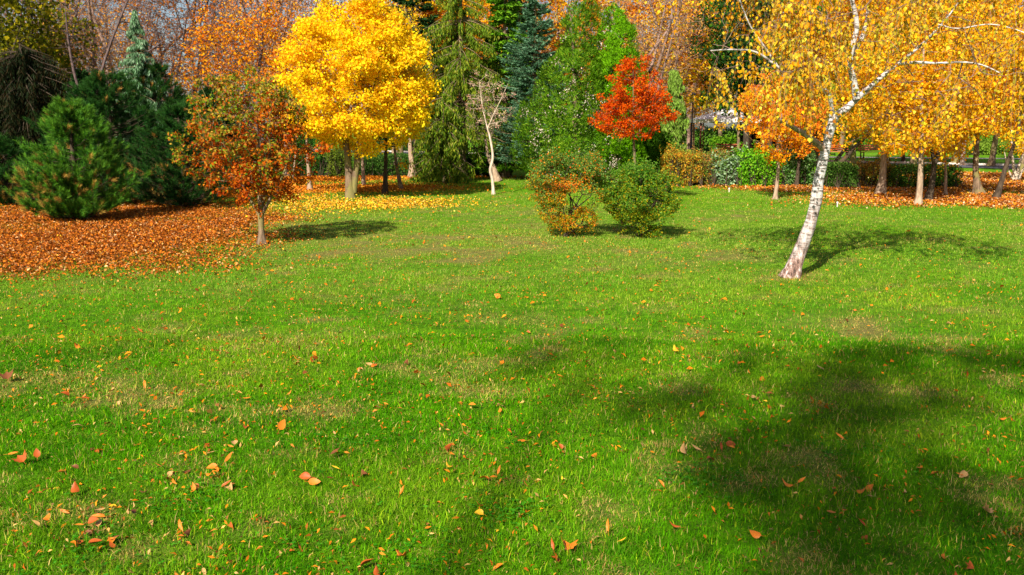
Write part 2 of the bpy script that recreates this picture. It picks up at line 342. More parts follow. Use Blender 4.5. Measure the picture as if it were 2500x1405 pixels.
def skeleton(rng, stems, targets, rtip=0.004, wob=0.10, expo=0.46, bias=0.35):
    """stems: list of (pts, radii). Joins every target to the nearest wood already there. Returns edge arrays and node list."""
    N = []; R = []; par = []; dist = []
    for pts, rs in stems:
        p, r = resample(pts, rs, 0.12)
        for a, b in zip(p, r): N.append(a); R.append(b); par.append(-1); dist.append(0)
    nt = len(N); N0 = np.array(N)
    d0 = np.min(np.linalg.norm(targets[:, None] - N0[None], axis=2), axis=1) if len(targets) else np.array([])
    order = np.argsort(d0); cap = nt + len(targets) * 3; P = np.zeros((cap, 3)); P[:nt] = N0; D = np.zeros(cap); par = par + [-1] * (cap - nt); m = nt
    zb = N0[:, 2].min()
    for t in targets[order]:
        v = t - P[:m]; L = np.linalg.norm(v, axis=1); cost = L + bias * D[:m] + np.where(v[:, 2] < -0.05 * L, 0.6 * np.abs(v[:, 2]) + .1, 0) + np.where(L < .03, 5, 0)
        j = int(np.argmin(cost)); a = P[j]; ln = L[j]
        if ln > 0.35 and m + 3 < cap:
            for q in (0.4, 0.75):
                mid = a + (t - a) * q + rng.normal(0, wob * ln * .6, 3) + np.array([0, 0, 0.10 * ln * (1 - q)])
                P[m] = mid; D[m] = D[j] + ln * .4; par[m] = j; j = m; m += 1
            P[m] = t; D[m] = D[j] + ln * .3; par[m] = j; m += 1
        else:
            P[m] = t; D[m] = D[j] + ln; par[m] = j; m += 1
    cnt = np.zeros(m); kids = np.zeros(m)
    for i in range(m - 1, nt - 1, -1):
        if kids[i] == 0: cnt[i] += 1
        if par[i] >= 0: cnt[par[i]] += cnt[i]; kids[par[i]] += 1
    rr = rtip * np.maximum(cnt, 1) ** expo; rr[:nt] = np.array(R)
    idx = np.arange(nt, m); pa = np.array(par[:m])[idx]
    ra = np.minimum(rr[pa], rr[idx] * 1.35)
    return P[:m], nt, pa, idx, ra, rr, kids
def in_ell(rng, n, ells, shell=0.0, nz=0.25, seed=0):
    """points inside a union of ellipsoids (c, r), outline roughened by noise; shell pushes them outwards"""
    out = []; vol = np.array([e[1][0] * e[1][1] * e[1][2] for e in ells]); got = 0
    while got < n:
        k = rng.choice(len(ells), n * 2, p=vol / vol.sum()); u = rdir(rng, n * 2); r = rng.random(n * 2) ** (1 / (3 + 6 * shell))
        c = np.array([e[0] for e in ells])[k]; R = np.array([e[1] for e in ells])[k]
        lim = 1 - nz + 2 * nz * noise(u * 1.0 + c, 2.6, seed); p = c + u * R * (r * lim)[:, None]
        out.append(p); got += len(p)
    return np.concatenate(out)[:n]
def ell(px, py, rx, ry, Y, dy=None):
    c = U(px, py, Y); s = Y / F
    return (c, np.array([rx * s, (dy if dy else rx * s * .9), ry * s]))

def decid(name, label, cat, base, stems, ells, nb, nleaf, L, Wd, cols, w=None, bark=None, seed=1, clump=0.28, shell=.35, twigs=True, group=None,
          droop=0.3, mat=None, colfn=None, rtip=0.004, leafpart='foliage', nz=.25, sides=8, flare=.45, expo=.46, hang=0, clumpflat=.75, tr=1.0, keep=None):
    rng = np.random.default_rng(seed); base = np.array(base, float)
    root = thing(name, label, cat, base, group); bark = bark or B_brown
    tm = MB()
    for k, (pts, rs) in enumerate(stems): tube(tm, pts, rs, 12, 0.10, flare if k == 0 else flare * .5, seed + k)
    tm.obj('trunk', bark, root, True, base)
    T = in_ell(rng, nb, ells, shell, nz, seed)
    if keep is not None: T = T[keep(T)]
    P, nt, pa, idx, ra, rr, kids = skeleton(rng, stems, T, rtip, expo=expo)
    bm = MB(); edges(bm, P[pa], P[idx], ra, rr[idx], 5)
    tips = P[idx][kids[idx] == 0]; alln = P[idx]
    if twigs:
        q = tips[rng.integers(0, len(tips), nb * 3)]; e = q + rdir(rng, len(q)) * rng.uniform(.08, clump * 1.2, len(q))[:, None] + np.array([0, 0, .03]); edges(bm, q, e, np.full(len(q), rtip * .8), np.full(len(q), rtip * .35), 3)
    bm.obj('branches', bark, root, True, base)
    if nleaf:
        src = np.concatenate([tips, tips, alln]); c = src[rng.integers(0, len(src), nleaf)]
        off = rng.normal(0, 1, (nleaf, 3)); off = nrm(off) * (rng.random(nleaf) ** .6 * clump)[:, None] * np.array([1, 1, clumpflat])
        p = c + off
        if hang: p[:, 2] -= rng.random(nleaf) ** 1.5 * hang
        if keep is not None: p = p[keep(p)]
        n = len(p); ax = rdir(rng, n) + np.array([0, 0, -droop]); nr = rdir(rng, n) + np.array([0, -.3, .8])
        col = colfn(rng, p, c[:n]) if colfn else pal(rng, n, cols, w)
        lv = MB(); s = rng.uniform(.65, 1.25, n); rhomb(lv, p, ax, nr, L * s, Wd * s, col)
        lv.obj(leafpart, mat or M_leaf, root, False, base)
    return root

YEL_C = [(0.95, 0.58, 0.006), (0.95, 0.46, 0.005), (0.98, 0.70, 0.02), (0.85, 0.32, 0.004), (0.55, 0.50, 0.01)]
ORA_C = [(0.88, 0.26, 0.004), (0.9, 0.38, 0.006), (0.66, 0.15, 0.005), (0.92, 0.50, 0.01), (0.40, 0.10, 0.01)]
GOLD_C = [(0.84, 0.34, 0.005), (0.88, 0.46, 0.008), (0.62, 0.20, 0.004), (0.66, 0.52, 0.03), (0.92, 0.60, 0.05), (0.40, 0.28, 0.01)]
RED_C = [(0.62, 0.055, 0.002), (0.76, 0.12, 0.003), (0.45, 0.03, 0.002), (0.82, 0.22, 0.004)]

# ================================================================ the lawn trees
# ---- rounded yellow maple
def yellow_maple():
    b = G(855, 485); Y = b[1]
    s1 = [b, U(853, 440, Y), U(848, 380, Y), U(845, 330, Y), U(862, 250, Y - .1), U(868, 150, Y), U(866, 60, Y)]
    s2 = [U(864, 470, Y), U(868, 430, Y - .02), U(874, 380, Y), U(885, 310, Y + .1), U(915, 220, Y), U(930, 130, Y + .2)]
    E = [ell(868, 190, 178, 182, Y, 1.9), ell(875, 80, 112, 118, Y, 1.2), ell(870, 265, 176, 88, Y, 1.7)]
    def cf(rng, p, c):
        n = len(p); k = noise(c, 2.2, 5)
        a = pal(rng, n, [(0.98, 0.66, 0.006), (0.99, 0.78, 0.02), (0.95, 0.54, 0.005)], [4, 3, 2], .1); o = pal(rng, n, [(0.88, 0.38, 0.01), (0.92, 0.48, 0.01)], None, .12)
        m = (rng.random(n) < np.clip((k - .48) * 1.6 + np.clip((p[:, 2] - 3.8) * .10, 0, .22), .03, .6))
        g = rng.random(n) < .03
        return np.where(g[:, None], np.array([0.5, 0.6, 0.03]), np.where(m[:, None], o, a))
    decid('maple_tree', 'tall rounded bright yellow maple with a forked trunk', 'tree', b, [(s1, [.140, .115, .085, .08, .07, .05, .02]), (s2, [.08, .09, .09, .085, .06, .03])], E, 460, 62000, .068, .066, None, flare=.2,
          colfn=cf, seed=3, clump=.30, shell=.6, bark=B_brown, nz=.15, droop=.5)
yellow_maple()
# ---- small red, orange and green tree, front left
def hawthorn():
    b = G(640, 597); Y = b[1]
    s1 = [b, U(638, 560, Y), U(637, 520, Y), U(634, 470, Y), U(632, 380, Y), U(630, 280, Y)]
    s2 = [U(638, 528, Y), U(655, 495, Y - .1), U(690, 430, Y - .1), U(715, 350, Y)]
    s3 = [U(637, 530, Y), U(618, 500, Y), U(580, 430, Y + .1), U(545, 350, Y)]
    s4 = [U(637, 520, Y), U(645, 480, Y + .2), U(655, 400, Y + .4), U(660, 320, Y + .5)]
    E = [ell(600, 340, 148, 142, Y, 1.0), ell(600, 245, 135, 70, Y, .8), ell(665, 380, 105, 120, Y, .8), ell(560, 380, 110, 90, Y, .8), ell(640, 450, 70, 60, Y, .5)]
    z0 = U(600, 340, Y)[2]
    def cf(rng, p, c):
        n = len(p); r = pal(rng, n, [(0.50, 0.08, 0.004), (0.60, 0.14, 0.005), (0.32, 0.04, 0.003), (0.64, 0.22, 0.012)], [3, 4, 3, 2]); g = pal(rng, n, [(0.14, 0.24, 0.008), (0.28, 0.28, 0.02), (0.50, 0.34, 0.04), (0.07, 0.16, 0.008), (.5, .16, .02)], None)
        t = np.clip(.34 + .45 * (p[:, 2] - z0) - .22 * (p[:, 0] - b[0]) + 1.6 * (noise(c, 1.8, 3) - .5), .05, .9)
        return np.where((rng.random(n) < t)[:, None], g, r)
    decid('hawthorn_tree', 'small low tree with red, orange and green leaves in front of the yellow tree', 'tree', b, [(s1, [.055, .05, .048, .032, .02, .008]), (s2, [.03, .025, .016, .006]), (s3, [.03, .025, .016, .006]), (s4, [.028, .022, .014, .006])],
          E, 430, 12500, .060, .038, None, colfn=cf, seed=8, clump=.135, shell=.25, bark=B_brown, nz=.33, rtip=.0035, flare=.7)
hawthorn()
# ---- orange red tree in front of the arborvitae
def red_tree():
    b = G(1549, 492); Y = b[1]
    s1 = [b, U(1551, 440, Y), U(1549, 390, Y), U(1547, 330, Y), U(1546, 250, Y), U(1546, 160, Y)]
    E = [ell(1546, 275, 86, 58, Y, .85), ell(1546, 210, 62, 60, Y, .6), ell(1545, 160, 30, 28, Y, .3), ell(1595, 265, 40, 32, Y, .4), ell(1495, 285, 38, 32, Y, .4)]
    decid('rowan_tree', 'small vivid orange red tree on a thin pale trunk before the green conifers', 'tree', b, [(s1, [.05, .042, .036, .028, .016, .006])], E, 300, 15000, .055, .034,
          RED_C, [4, 4, 2, 1], seed=12, clump=.14, shell=.3, bark=B_brown, nz=.4, flare=.3)
red_tree()
# ---- thin bare sapling with a few pinkish leaves
def sapling():
    b = G(1205, 475); Y = b[1]
    s1 = [b, U(1202, 440, Y), U(1197, 415, Y), U(1203, 385, Y), U(1198, 345, Y), U(1188, 305, Y), U(1178, 260, Y), U(1170, 200, Y)]
    s2 = [U(1190, 315, Y), U(1205, 280, Y), U(1222, 245, Y), U(1240, 205, Y)]
    E = [ell(1172, 240, 38, 75, Y, .5), ell(1215, 255, 42, 65, Y, .5)]
    decid('bare_sapling', 'thin crooked pale sapling nearly bare with pinkish tan leaves', 'tree', b, [(s1, [.05, .042, .04, .038, .03, .024, .016, .006]), (s2, [.02, .014, .01, .004])], E, 70, 620, .05, .035,
          [(0.62, 0.36, 0.26), (0.5, 0.26, 0.18), (0.7, 0.48, 0.36)], seed=14, clump=.12, shell=.4, bark=B_pale, flare=.3, rtip=.0035)
sapling()

# ---- leaning white birch
def birch():
    rng = np.random.default_rng(21); b = G(1928, 676); Y = b[1]
    root = thing('birch_tree', 'leaning white birch with peeling bark and hanging golden leaves', 'tree', b)
    tp = [b - np.array([0, 0, .03]), U(1946, 630, Y), U(1975, 560, Y), U(1990, 500, Y), U(1998, 440, Y), U(2010, 390, Y), U(2022, 340, Y), U(2032, 300, Y), U(2044, 276, Y)]
    tr = [.100, .088, .078, .071, .065, .061, .057, .054, .052]
    tm = MB(); tube(tm, tp, tr, 20, .16, .5, 5, step=.03); tm.obj('trunk', B_birch, root, True, b)
    limbs = []
    def limb(pts, r0, r1, dy):
        m = len(pts); q = [U(px, py, Y + dy * (k / (m - 1)) ** 1.2) for k, (px, py) in enumerate(pts)]; rs = list(np.linspace(r0, r1, m)); limbs.append((q, rs)); return q, rs
    LM = [limb([(2042, 282), (2070, 262), (2105, 230), (2150, 190), (2200, 150), (2260, 100), (2330, 20), (2380, -70)], .048, .004, .5),
          limb([(2092, 242), (2083, 195), (2075, 150), (2082, 110), (2092, 60), (2080, 0), (2066, -90), (2060, -200)], .046, .018, -.3),
          limb([(2030, 285), (2030, 255), (2018, 225), (1990, 212), (1945, 200), (1900, 165), (1845, 128), (1790, 122), (1735, 124)], .032, .007, -.9),
          limb([(2080, 135), (2105, 90), (2118, 40), (2124, -40), (2150, -160)], .034, .014, .4),
          limb([(2066, 132), (2045, 105), (2025, 75), (2008, 50)], .020, .006, -.4),
          limb([(2190, 156), (2240, 153), (2290, 155), (2350, 152), (2400, 160), (2440, 178)], .020, .006, -.5),
          limb([(1900, 165), (1870, 120), (1830, 60), (1800, -20), (1790, -90)], .014, .005, -.3),
          limb([(2290, 60), (2340, 70), (2420, 60), (2500, 80), (2580, 120)], .008, .005, -.6),
          limb([(2080, 0), (2000, -60), (1900, -90), (1800, -70)], .020, .006, .4),
          limb([(2124, -40), (2230, -110), (2350, -130), (2470, -80)], .018, .006, -.5),
          limb([(1995, 214), (1985, 190), (1975, 170)], .010, .004, -.2)]
    for q, rs in LM:
        k = MB(); tube(k, q, rs, 10, .10, 0, 7); k.obj('limb', B_birch, root, True, b)
    st = MB(); tube(st, [U(2012, 365, Y), U(1975, 335, Y - .1), U(1925, 305, Y - .25), U(1895, 288, Y - .3)], [.045, .036, .028, .022], 10, .1, 0, 3); st.obj('limb', B_tan, root, True, b)
    # ring left by a sawn branch
    kn = MB(); c = U(2027, 334, Y - .07); tube(kn, [c + np.array([0, .03, 0]), c, c - np.array([0, .012, 0])], [.030, .028, .02], 12, .05, 0, 2); kn.obj('branch_stub', B_tan, root, True, b)
    E = [ell(1900, 60, 210, 130, Y - .2, 1.3), ell(2300, 60, 260, 170, Y, 1.4), ell(2080, -60, 300, 160, Y, 1.4), ell(1850, 150, 150, 90, Y - .6, .8), ell(2440, 170, 150, 110, Y - .2, 1.0), ell(2230, 240, 150, 60, Y, .8)]
    E += [ell(1800, -150, 260, 120, Y - .2, 1.3), ell(2150, -220, 300, 130, Y, 1.4)]
    T = in_ell(rng, 560, E, .2, .25, 5)
    P, nt, pa, idx, ra, rr, kids = skeleton(rng, limbs, T, .0028, expo=.42)
    bm = MB(); edges(bm, P[pa], P[idx], ra, rr[idx], 5)
    # hanging strings of twigs with their leaves
    nodes = P[idx]; ns = 1200; wt = np.clip(noise(nodes, 1.5, 88) - .30, .02, 1) ** 2; s0 = nodes[rng.choice(len(nodes), ns, p=wt / wt.sum())]; Ls = rng.uniform(.25, 1.15, ns); out = rng.normal(0, .28, (ns, 3)); out[:, 2] = 0
    cen = U(2080, 100, Y)
    zmin = U(1950, 395, Y)[2]; LP = []; LC = []
    A = s0
    for k in range(6):
        t = (k + 1) / 6; Bp = s0 + out * (t ** .6) * Ls[:, None] * .9; Bp[:, 2] = s0[:, 2] + .10 * t * Ls - t ** 1.4 * Ls * .95
        Bp[:, 2] = np.maximum(Bp[:, 2], zmin + rng.random(ns) * .35 + np.clip((b[0] - .55 - Bp[:, 0]) * .75, 0, .55))
        edges(bm, A, Bp, np.full(ns, .0022 - .0002 * k), np.full(ns, .0018 - .0002 * k), 3)
        m = rng.integers(1, 4, ns)
        for j in range(4):
            kk = rng.random(ns) < (.62 if k > 0 else .35); u = rng.random(ns)[:, None]; LP.append((A + (Bp - A) * u)[kk])
        A = Bp
    bm.obj('branches', B_pink, root, True, b)
    p = np.concatenate(LP)
    # thinner leafage over the limbs left of the fork
    n = len(p); ax = rdir(rng, n) * .6 + np.array([0, 0, -.9]); nr = rdir(rng, n) + np.array([0, -.5, 0.1])
    g = noise(p, 1.1, 4)
    c1 = pal(rng, n, GOLD_C, [6, 6, 4, 2, 3, 2], .3); c2 = pal(rng, n, [(0.60, 0.50, 0.03), (0.78, 0.56, 0.06), (0.40, 0.36, 0.02), (0.82, 0.44, 0.02)], None, .3)
    t = np.clip((g - .5) * 2.0 + np.where(p[:, 0] < b[0] + .1, .25, 0), .02, .7); col = np.where((rng.random(n) < t)[:, None], c2, c1)
    lv = MB(); s = rng.uniform(.7, 1.2, n); rhomb(lv, p, ax, nr, .052 * s, .038 * s, col, mid=.36); lv.obj('foliage', M_leaf, root, False, b)
    print('birch leaves', n)
birch()

# ---- the two clipped shrubs in the middle of the lawn
def shrub(b, label, ells, nst, nleaf, L, cf, seed, hollow=None, stemtop=None):
    rng = np.random.default_rng(seed); root = thing('berberis_shrub', label, 'shrub', b, 'shrubs standing on the open lawn')
    st = MB(); T = in_ell(rng, nst, ells, .5, .2, seed); st0 = [([b + rng.normal(0, .05, 3) * np.array([1, 1, 0]), b + np.array([rng.normal(0, .10), rng.normal(0, .1), .3]), b + np.array([rng.normal(0, .22), rng.normal(0, .2), .75])], [.018, .014, .008]) for _ in range(6)]
    for q, r in st0: tube(st, q, r, 6, .05)
    P, nt, pa, idx, ra, rr, kids = skeleton(rng, st0, T, .003, expo=.4); edges(st, P[pa], P[idx], ra, rr[idx], 5)
    st.obj('stems', B_dark, root, True, b)
    p = in_ell(rng, nleaf, ells, .8, .45, seed + 1)
    g = fbm(p, 4.0, seed); p = p[g > .47]
    if hollow is not None:
        c, r = hollow; p = p[(((p - c) / r) ** 2).sum(1) > 1]
    # upright arching shoots
    top = p[p[:, 2] > np.quantile(p[:, 2], .8)]; q = top[rng.integers(0, len(top), 170)]; sh = []
    for a in q:
        d = np.array([rng.normal(0, .35), rng.normal(0, .35), 1]); d /= np.linalg.norm(d); ln = rng.uniform(.08, .30); t = rng.random(26)[:, None]; sh.append(a + d * ln * t + rng.normal(0, .012, (26, 3)))
    p = np.concatenate([p] + sh); p = p[p[:, 2] > .01]
    n = len(p); lv = MB(); s = rng.uniform(.7, 1.3, n); rhomb(lv, p, rdir(rng, n), rdir(rng, n) + np.array([0, -.3, .6]), L * s, L * .6 * s, cf(rng, p)); lv.obj('foliage', M_leaf, root, False, b)
    return root
def two_shrubs():
    b = G(1390, 577); Y = b[1]
    E = [ell(1385, 438, 92, 52, Y, .6), ell(1335, 455, 36, 36, Y, .35), ell(1455, 440, 30, 40, Y, .35), ell(1368, 490, 62, 50, Y, .45), ell(1390, 545, 48, 34, Y, .35), ell(1440, 480, 34, 55, Y, .35), ell(1430, 535, 30, 30, Y, .3)]
    oc = U(1385, 452, Y - .35)
    def cf(rng, p):
        n = len(p); g = pal(rng, n, [(0.08, 0.20, 0.015), (0.14, 0.28, 0.03), (0.22, 0.34, 0.08)]); y = pal(rng, n, [(0.55, 0.30, 0.01), (0.66, 0.42, 0.01), (0.20, 0.30, 0.01), (0.6, 0.18, 0.01)]); o = pal(rng, n, [(0.75, 0.15, 0.01), (0.8, 0.28, 0.02)])
        t = np.clip(1.15 - 1.0 * (p[:, 2]) + .7 * (noise(p, 3, 2) - .5), .03, .85); c = np.where((rng.random(n) < t)[:, None], y, g)
        k = (rng.random(n) < .8 * np.exp(-(((p - oc) / np.array([.26, .5, .13])) ** 2).sum(1))); e = rng.random(n) < .12
        return np.where((k | e)[:, None], o, c)
    hc = U(1420, 483, Y - .15)
    shrub(b, 'green and orange shrub with a bare hollow of twigs in its middle', E, 260, 44000, .032, cf, 31, hollow=(hc, np.array([.30, .9, .17])))
    b = G(1565, 577); Y = b[1]
    E = [ell(1566, 495, 88, 72, Y, .6), ell(1500, 470, 34, 40, Y, .4), ell(1615, 470, 34, 36, Y, .35), ell(1550, 450, 68, 34, Y, .5), ell(1572, 545, 62, 34, Y, .5), ell(1560, 425, 40, 18, Y, .35)]
    def cf(rng, p):
        n = len(p); g = pal(rng, n, [(0.05, 0.17, 0.008), (0.10, 0.26, 0.015), (0.20, 0.34, 0.05)]); y = pal(rng, n, [(0.56, 0.36, 0.01), (0.32, 0.34, 0.01), (0.16, 0.26, 0.01), (0.05, 0.14, 0.005)])
        t = np.clip(.95 - .7 * p[:, 2] + .8 * (noise(p, 3, 2) - .5), .1, .75)
        return np.where((rng.random(n) < t)[:, None], y, g)
    shrub(b, 'rounded green and yellow shrub with small leaves right of the hollow one', E, 260, 56000, .032, cf, 37)
two_shrubs()

# ================================================================ conifers
def pine(name, label, b, H, R, nbr, seed, cols, nl=.10, group='pines at the left edge of the lawn', need=90, wid=.008, lean=0):
    """bushy pine: upturned branches, each ending in a fan of bottlebrush shoots of long needles"""
    rng = np.random.default_rng(seed); root = thing(name, label, 'tree', b, group)
    tm = MB(); tube(tm, [b, b + np.array([.02, 0, H * .4]), b + np.array([lean * .5, .02, H * .75]), b + np.array([lean, 0, H * .97])], [.07 * H / 2.6, .055 * H / 2.6, .03, .012], 8, .08, .3, seed); tm.obj('trunk', B_dark, root, True, b)
    z = .03 + .93 * rng.random(nbr) ** 1.25; th = rng.uniform(0, 2 * PI, nbr); lump = noise(np.c_[np.cos(th) * 1.2, np.sin(th) * 1.2, z * 3.5], 2.2, seed)
    prof = np.clip((1 - z) * 1.5, 0.04, 1) ** .8 * (.62 + .38 * np.clip(z / .15, 0, 1)); rr = R * prof * (.52 + .8 * lump) * rng.uniform(.45, 1, nbr) ** .45
    tip = b + np.c_[rr * np.cos(th) + lean * z, rr * np.sin(th), np.maximum(.08, z * H + .10 * H * (rr / R) - .02)]
    st = b + np.c_[lean * z, np.zeros(nbr), np.maximum(.05, z * H - .06 * H * (rr / R))]
    mid = (st * .45 + tip * .55) + np.array([0, 0, -.04 * H]) * (rr / R)[:, None]; mid[:, 2] = np.maximum(mid[:, 2], .04)
    bm = MB(); edges(bm, st, mid, np.full(nbr, .009), np.full(nbr, .006), 4); edges(bm, mid, tip, np.full(nbr, .006), np.full(nbr, .004), 4)
    out = nrm(tip - mid); out[:, 2] *= .5; lv = MB()
    for k in range(7):
        u = rng.uniform(.45, 1.0, nbr) if k else np.ones(nbr); s0 = mid * (1 - u)[:, None] + tip * u[:, None] if k < 5 else st + (mid - st) * rng.uniform(.15, .95, nbr)[:, None]
        d = nrm(out * .75 + np.array([0, 0, .62]) + rng.normal(0, .10 if k == 0 else .42, (nbr, 3))); SL = rng.uniform(.14, .28, nbr) * (1.15 if k == 0 else .85) * np.clip(1.15 - z * .35, .6, 1.1); e = s0 + d * SL[:, None]
        edges(bm, s0, e, np.full(nbr, .005), np.full(nbr, .003), 3); m = need; u2 = rng.random((nbr, m)) ** .8; p = s0[:, None] + d[:, None] * (SL[:, None] * u2)[..., None]
        side = rdir(rng, nbr * m).reshape(nbr, m, 3); side = nrm(side - (side * d[:, None]).sum(2, keepdims=True) * d[:, None]); ax = nrm(side * (1.0 - .55 * u2[..., None]) + d[:, None] * .9)
        hue = np.repeat(rng.uniform(.6, 1.35, nbr), m)[:, None]; cc = pal(rng, nbr * m, cols) * hue; br = rng.random(nbr) < .02 + .10 * (z < .35); cc = np.where(np.repeat(br, m)[:, None], np.array([.42, .22, .05]), cc)
        cc = cc + (u2.reshape(-1, 1) > .6) * np.array([.03, .05, .003]) * cols[-2][1] * 5
        tri_blades(lv, p.reshape(-1, 3), ax.reshape(-1, 3), nl * rng.uniform(.7, 1.2, nbr * m), wid, cc, rng)
    bm.obj('branches', B_dark, root, True, b)
    lv.obj('foliage', M_needle, root, False, b)
    return root
PINE = [(0.02, 0.095, 0.005), (0.045, 0.155, 0.008), (0.11, 0.27, 0.014), (0.025, 0.12, 0.022)]
DPINE = [(0.008, 0.045, 0.006), (0.018, 0.085, 0.010), (0.012, 0.065, 0.012)]
pine('pine_tree', 'bushy bright green pine nearest the camera at the left', G(190, 540), 2.45, 1.12, 215, 51, PINE, .105, need=95, wid=.007)
pine('pine_tree', 'dark green pine low beside the red and green tree', G(450, 507), 2.5, 1.45, 230, 52, DPINE, .10, need=60)
pine('pine_tree', 'tall dark pine standing behind the bright green pine', G(285, 500), 3.3, 1.9, 330, 53, DPINE, .11, need=60)
pine('pine_tree', 'dark pine in the deep shade at the left frame edge', G(20, 500), 1.7, 1.4, 170, 54, DPINE, .11, need=60)
pine('pine_tree', 'dark pine tucked between two others under the blue cedar', G(395, 482), 3.7, 1.7, 280, 55, DPINE, .11, need=60)

def conifer(name, label, b, H, R, nbr, seed, cols, style='spruce', z0=.08, group=None, bark=None, L=.10, Wd=.03, spray=26, droop=.25, hangl=.5, leanx=0, power=.85, cones=None):
    rng = np.random.default_rng(seed); root = thing(name, label, 'tree', b, group)
    tm = MB(); tube(tm, [b, b + np.array([leanx * .4, 0, H * .4]), b + np.array([leanx, 0, H])], [max(.06, H * .02), H * .013, .012], 10, .08, .4, seed); tm.obj('trunk', bark or B_brown, root, True, b)
    z = z0 + (1 - z0) * rng.random(nbr) ** 1.05; th = rng.uniform(0, 2 * PI, nbr)
    ln = R * np.clip(1.02 - z, 0.02, 1) ** power * rng.uniform(.62, 1.1, nbr) * (.8 + .45 * noise(np.c_[np.cos(th), np.sin(th), z * 4], 2.0, seed))
    if style == 'broad': ln = ln * np.where(rng.random(nbr) < .5, 1, .75)
    o = np.c_[np.cos(th), np.sin(th), np.zeros(nbr)]; st = b + np.c_[leanx * z, np.zeros(nbr), z * H]
    bm = MB(); lv = MB(); K = 5; A = st; seg = []
    rise = rng.uniform(.0, .25, nbr) * (1 - droop)
    for k in range(K):
        t = (k + 1) / K; Z = rise * t * ln - droop * (t ** 1.6) * ln + (.12 * ln * max(0, t - .7) / .3 if style != 'weep' else 0)
        Bp = st + o * (ln * t)[:, None]; Bp[:, 2] += Z
        r0 = np.clip(.012 * ln + .006, .004, .05) * (1 - k / K) + .003
        edges(bm, A, Bp, r0, r0 * .75, 4); seg.append((A, Bp)); A = Bp
    bm.obj('branches', bark or B_brown, root, True, b)
    per = spray
    for k, (A, Bp) in enumerate(seg):
        if k == 0 and style != 'dense': continue
        m = per; u = rng.random((nbr, m))[..., None]; base = A[:, None] * (1 - u) + Bp[:, None] * u; d = nrm(Bp - A)[:, None]
        sd = nrm(np.cross(d, np.array([0, 0, 1.0]))); sg = rng.choice([-1, 1], (nbr, m))[..., None]
        tl = (k + .5) / K; wl_ = (ln * .28 * (1.15 - tl))[:, None, None] * rng.random((nbr, m, 1)) + .01
        if style == 'weep':
            h = hangl * rng.random((nbr, m, 1)) ** 1.2 * np.clip(ln, .3, 1)[:, None, None]; p = base + sd * sg * wl_ * .45 + np.array([0, 0, -1.0]) * h; ax = np.array([0, 0, -1.]) + .30 * sd * sg + rng.normal(0, .18, (nbr, m, 3))
        else:
            p = base + sd * sg * wl_ + d * wl_ * .5 + np.array([0, 0, -.25]) * wl_; ax = d * .8 + sd * sg * .8 + np.array([0, 0, -.1]) + rng.normal(0, .3, (nbr, m, 3))
            if style == 'dense': ax = ax + np.array([0, 0, .7])
        p = p.reshape(-1, 3); ax = ax.reshape(-1, 3); n = len(p); s = rng.uniform(.7, 1.3, n)
        rhomb(lv, p, ax, rdir(rng, n) + np.array([0, 0, .8 if style != 'weep' else 0]), L * s, Wd * s, pal(rng, n, cols), .1)
    lv.obj('foliage', M_needle, root, False, b)
    if cones:
        cm = MB(); q = st + o * (ln * .9)[:, None]; q = q[rng.integers(0, nbr, cones)]; rhomb(cm, q, rdir(rng, cones) + np.array([0, 0, -2]), rdir(rng, cones), .12, .04, pal(rng, cones, [(.3, .15, .07)])); cm.obj('cones', M_litter, root, False, b)
    return root
OLIVE = [(0.07, 0.15, 0.005), (0.13, 0.21, 0.008), (0.26, 0.28, 0.02), (0.035, 0.09, 0.004)]
BLUEG = [(0.06, 0.16, 0.07), (0.11, 0.26, 0.13), (0.22, 0.40, 0.24), (0.035, 0.11, 0.04)]
CEDAR = [(0.09, 0.20, 0.08), (0.17, 0.31, 0.16), (0.30, 0.44, 0.27), (0.05, 0.13, 0.04)]
MIDG = [(0.06, 0.20, 0.008), (0.12, 0.30, 0.01), (0.20, 0.38, 0.015)]
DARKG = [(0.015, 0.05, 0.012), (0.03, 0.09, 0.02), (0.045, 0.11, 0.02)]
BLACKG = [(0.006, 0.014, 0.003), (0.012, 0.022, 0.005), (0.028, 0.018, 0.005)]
def at(px, Y): return np.array([U(px, 400, Y)[0], Y, 0.0])
conifer('deodar_cedar', 'slender blue green cedar with a nodding tip rising over the dark pines', at(355, 25.0), 5.1, 1.75, 200, 61, CEDAR, 'weep', L=.11, Wd=.018, spray=44, droop=.25, hangl=.22, power=1.0)
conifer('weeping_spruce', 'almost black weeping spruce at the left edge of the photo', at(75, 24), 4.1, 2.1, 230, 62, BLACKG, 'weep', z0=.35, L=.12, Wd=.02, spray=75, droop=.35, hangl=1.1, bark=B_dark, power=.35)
conifer('spruce_tree', 'tall olive green spruce with hanging branchlets behind the bare sapling', at(1128, 35), 9.6, 2.6, 230, 63, OLIVE, 'weep', z0=.17, L=.13, Wd=.028, spray=58, droop=.38, hangl=.34, power=.7)
conifer('spruce_tree', 'mid green spruce between the bare sapling and the arborvitae', at(1232, 35.5), 8.2, 1.75, 260, 64, MIDG, 'spruce', z0=.05, L=.16, Wd=.045, spray=40, droop=.35, power=.75)
conifer('blue_spruce', 'blue green spruce poking up behind the arborvitae', at(1306, 33.5), 7.3, 2.2, 300, 65, BLUEG, 'spruce', z0=.1, L=.11, Wd=.022, spray=64, droop=.10, power=.85)
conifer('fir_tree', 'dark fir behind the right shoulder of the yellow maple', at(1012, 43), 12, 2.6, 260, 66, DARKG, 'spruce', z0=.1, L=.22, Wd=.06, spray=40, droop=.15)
conifer('fir_tree', 'very dark fir between the olive and the blue spruce', at(1262, 45), 13, 2.4, 260, 67, DARKG, 'spruce', z0=.1, L=.22, Wd=.06, spray=40, droop=.12)
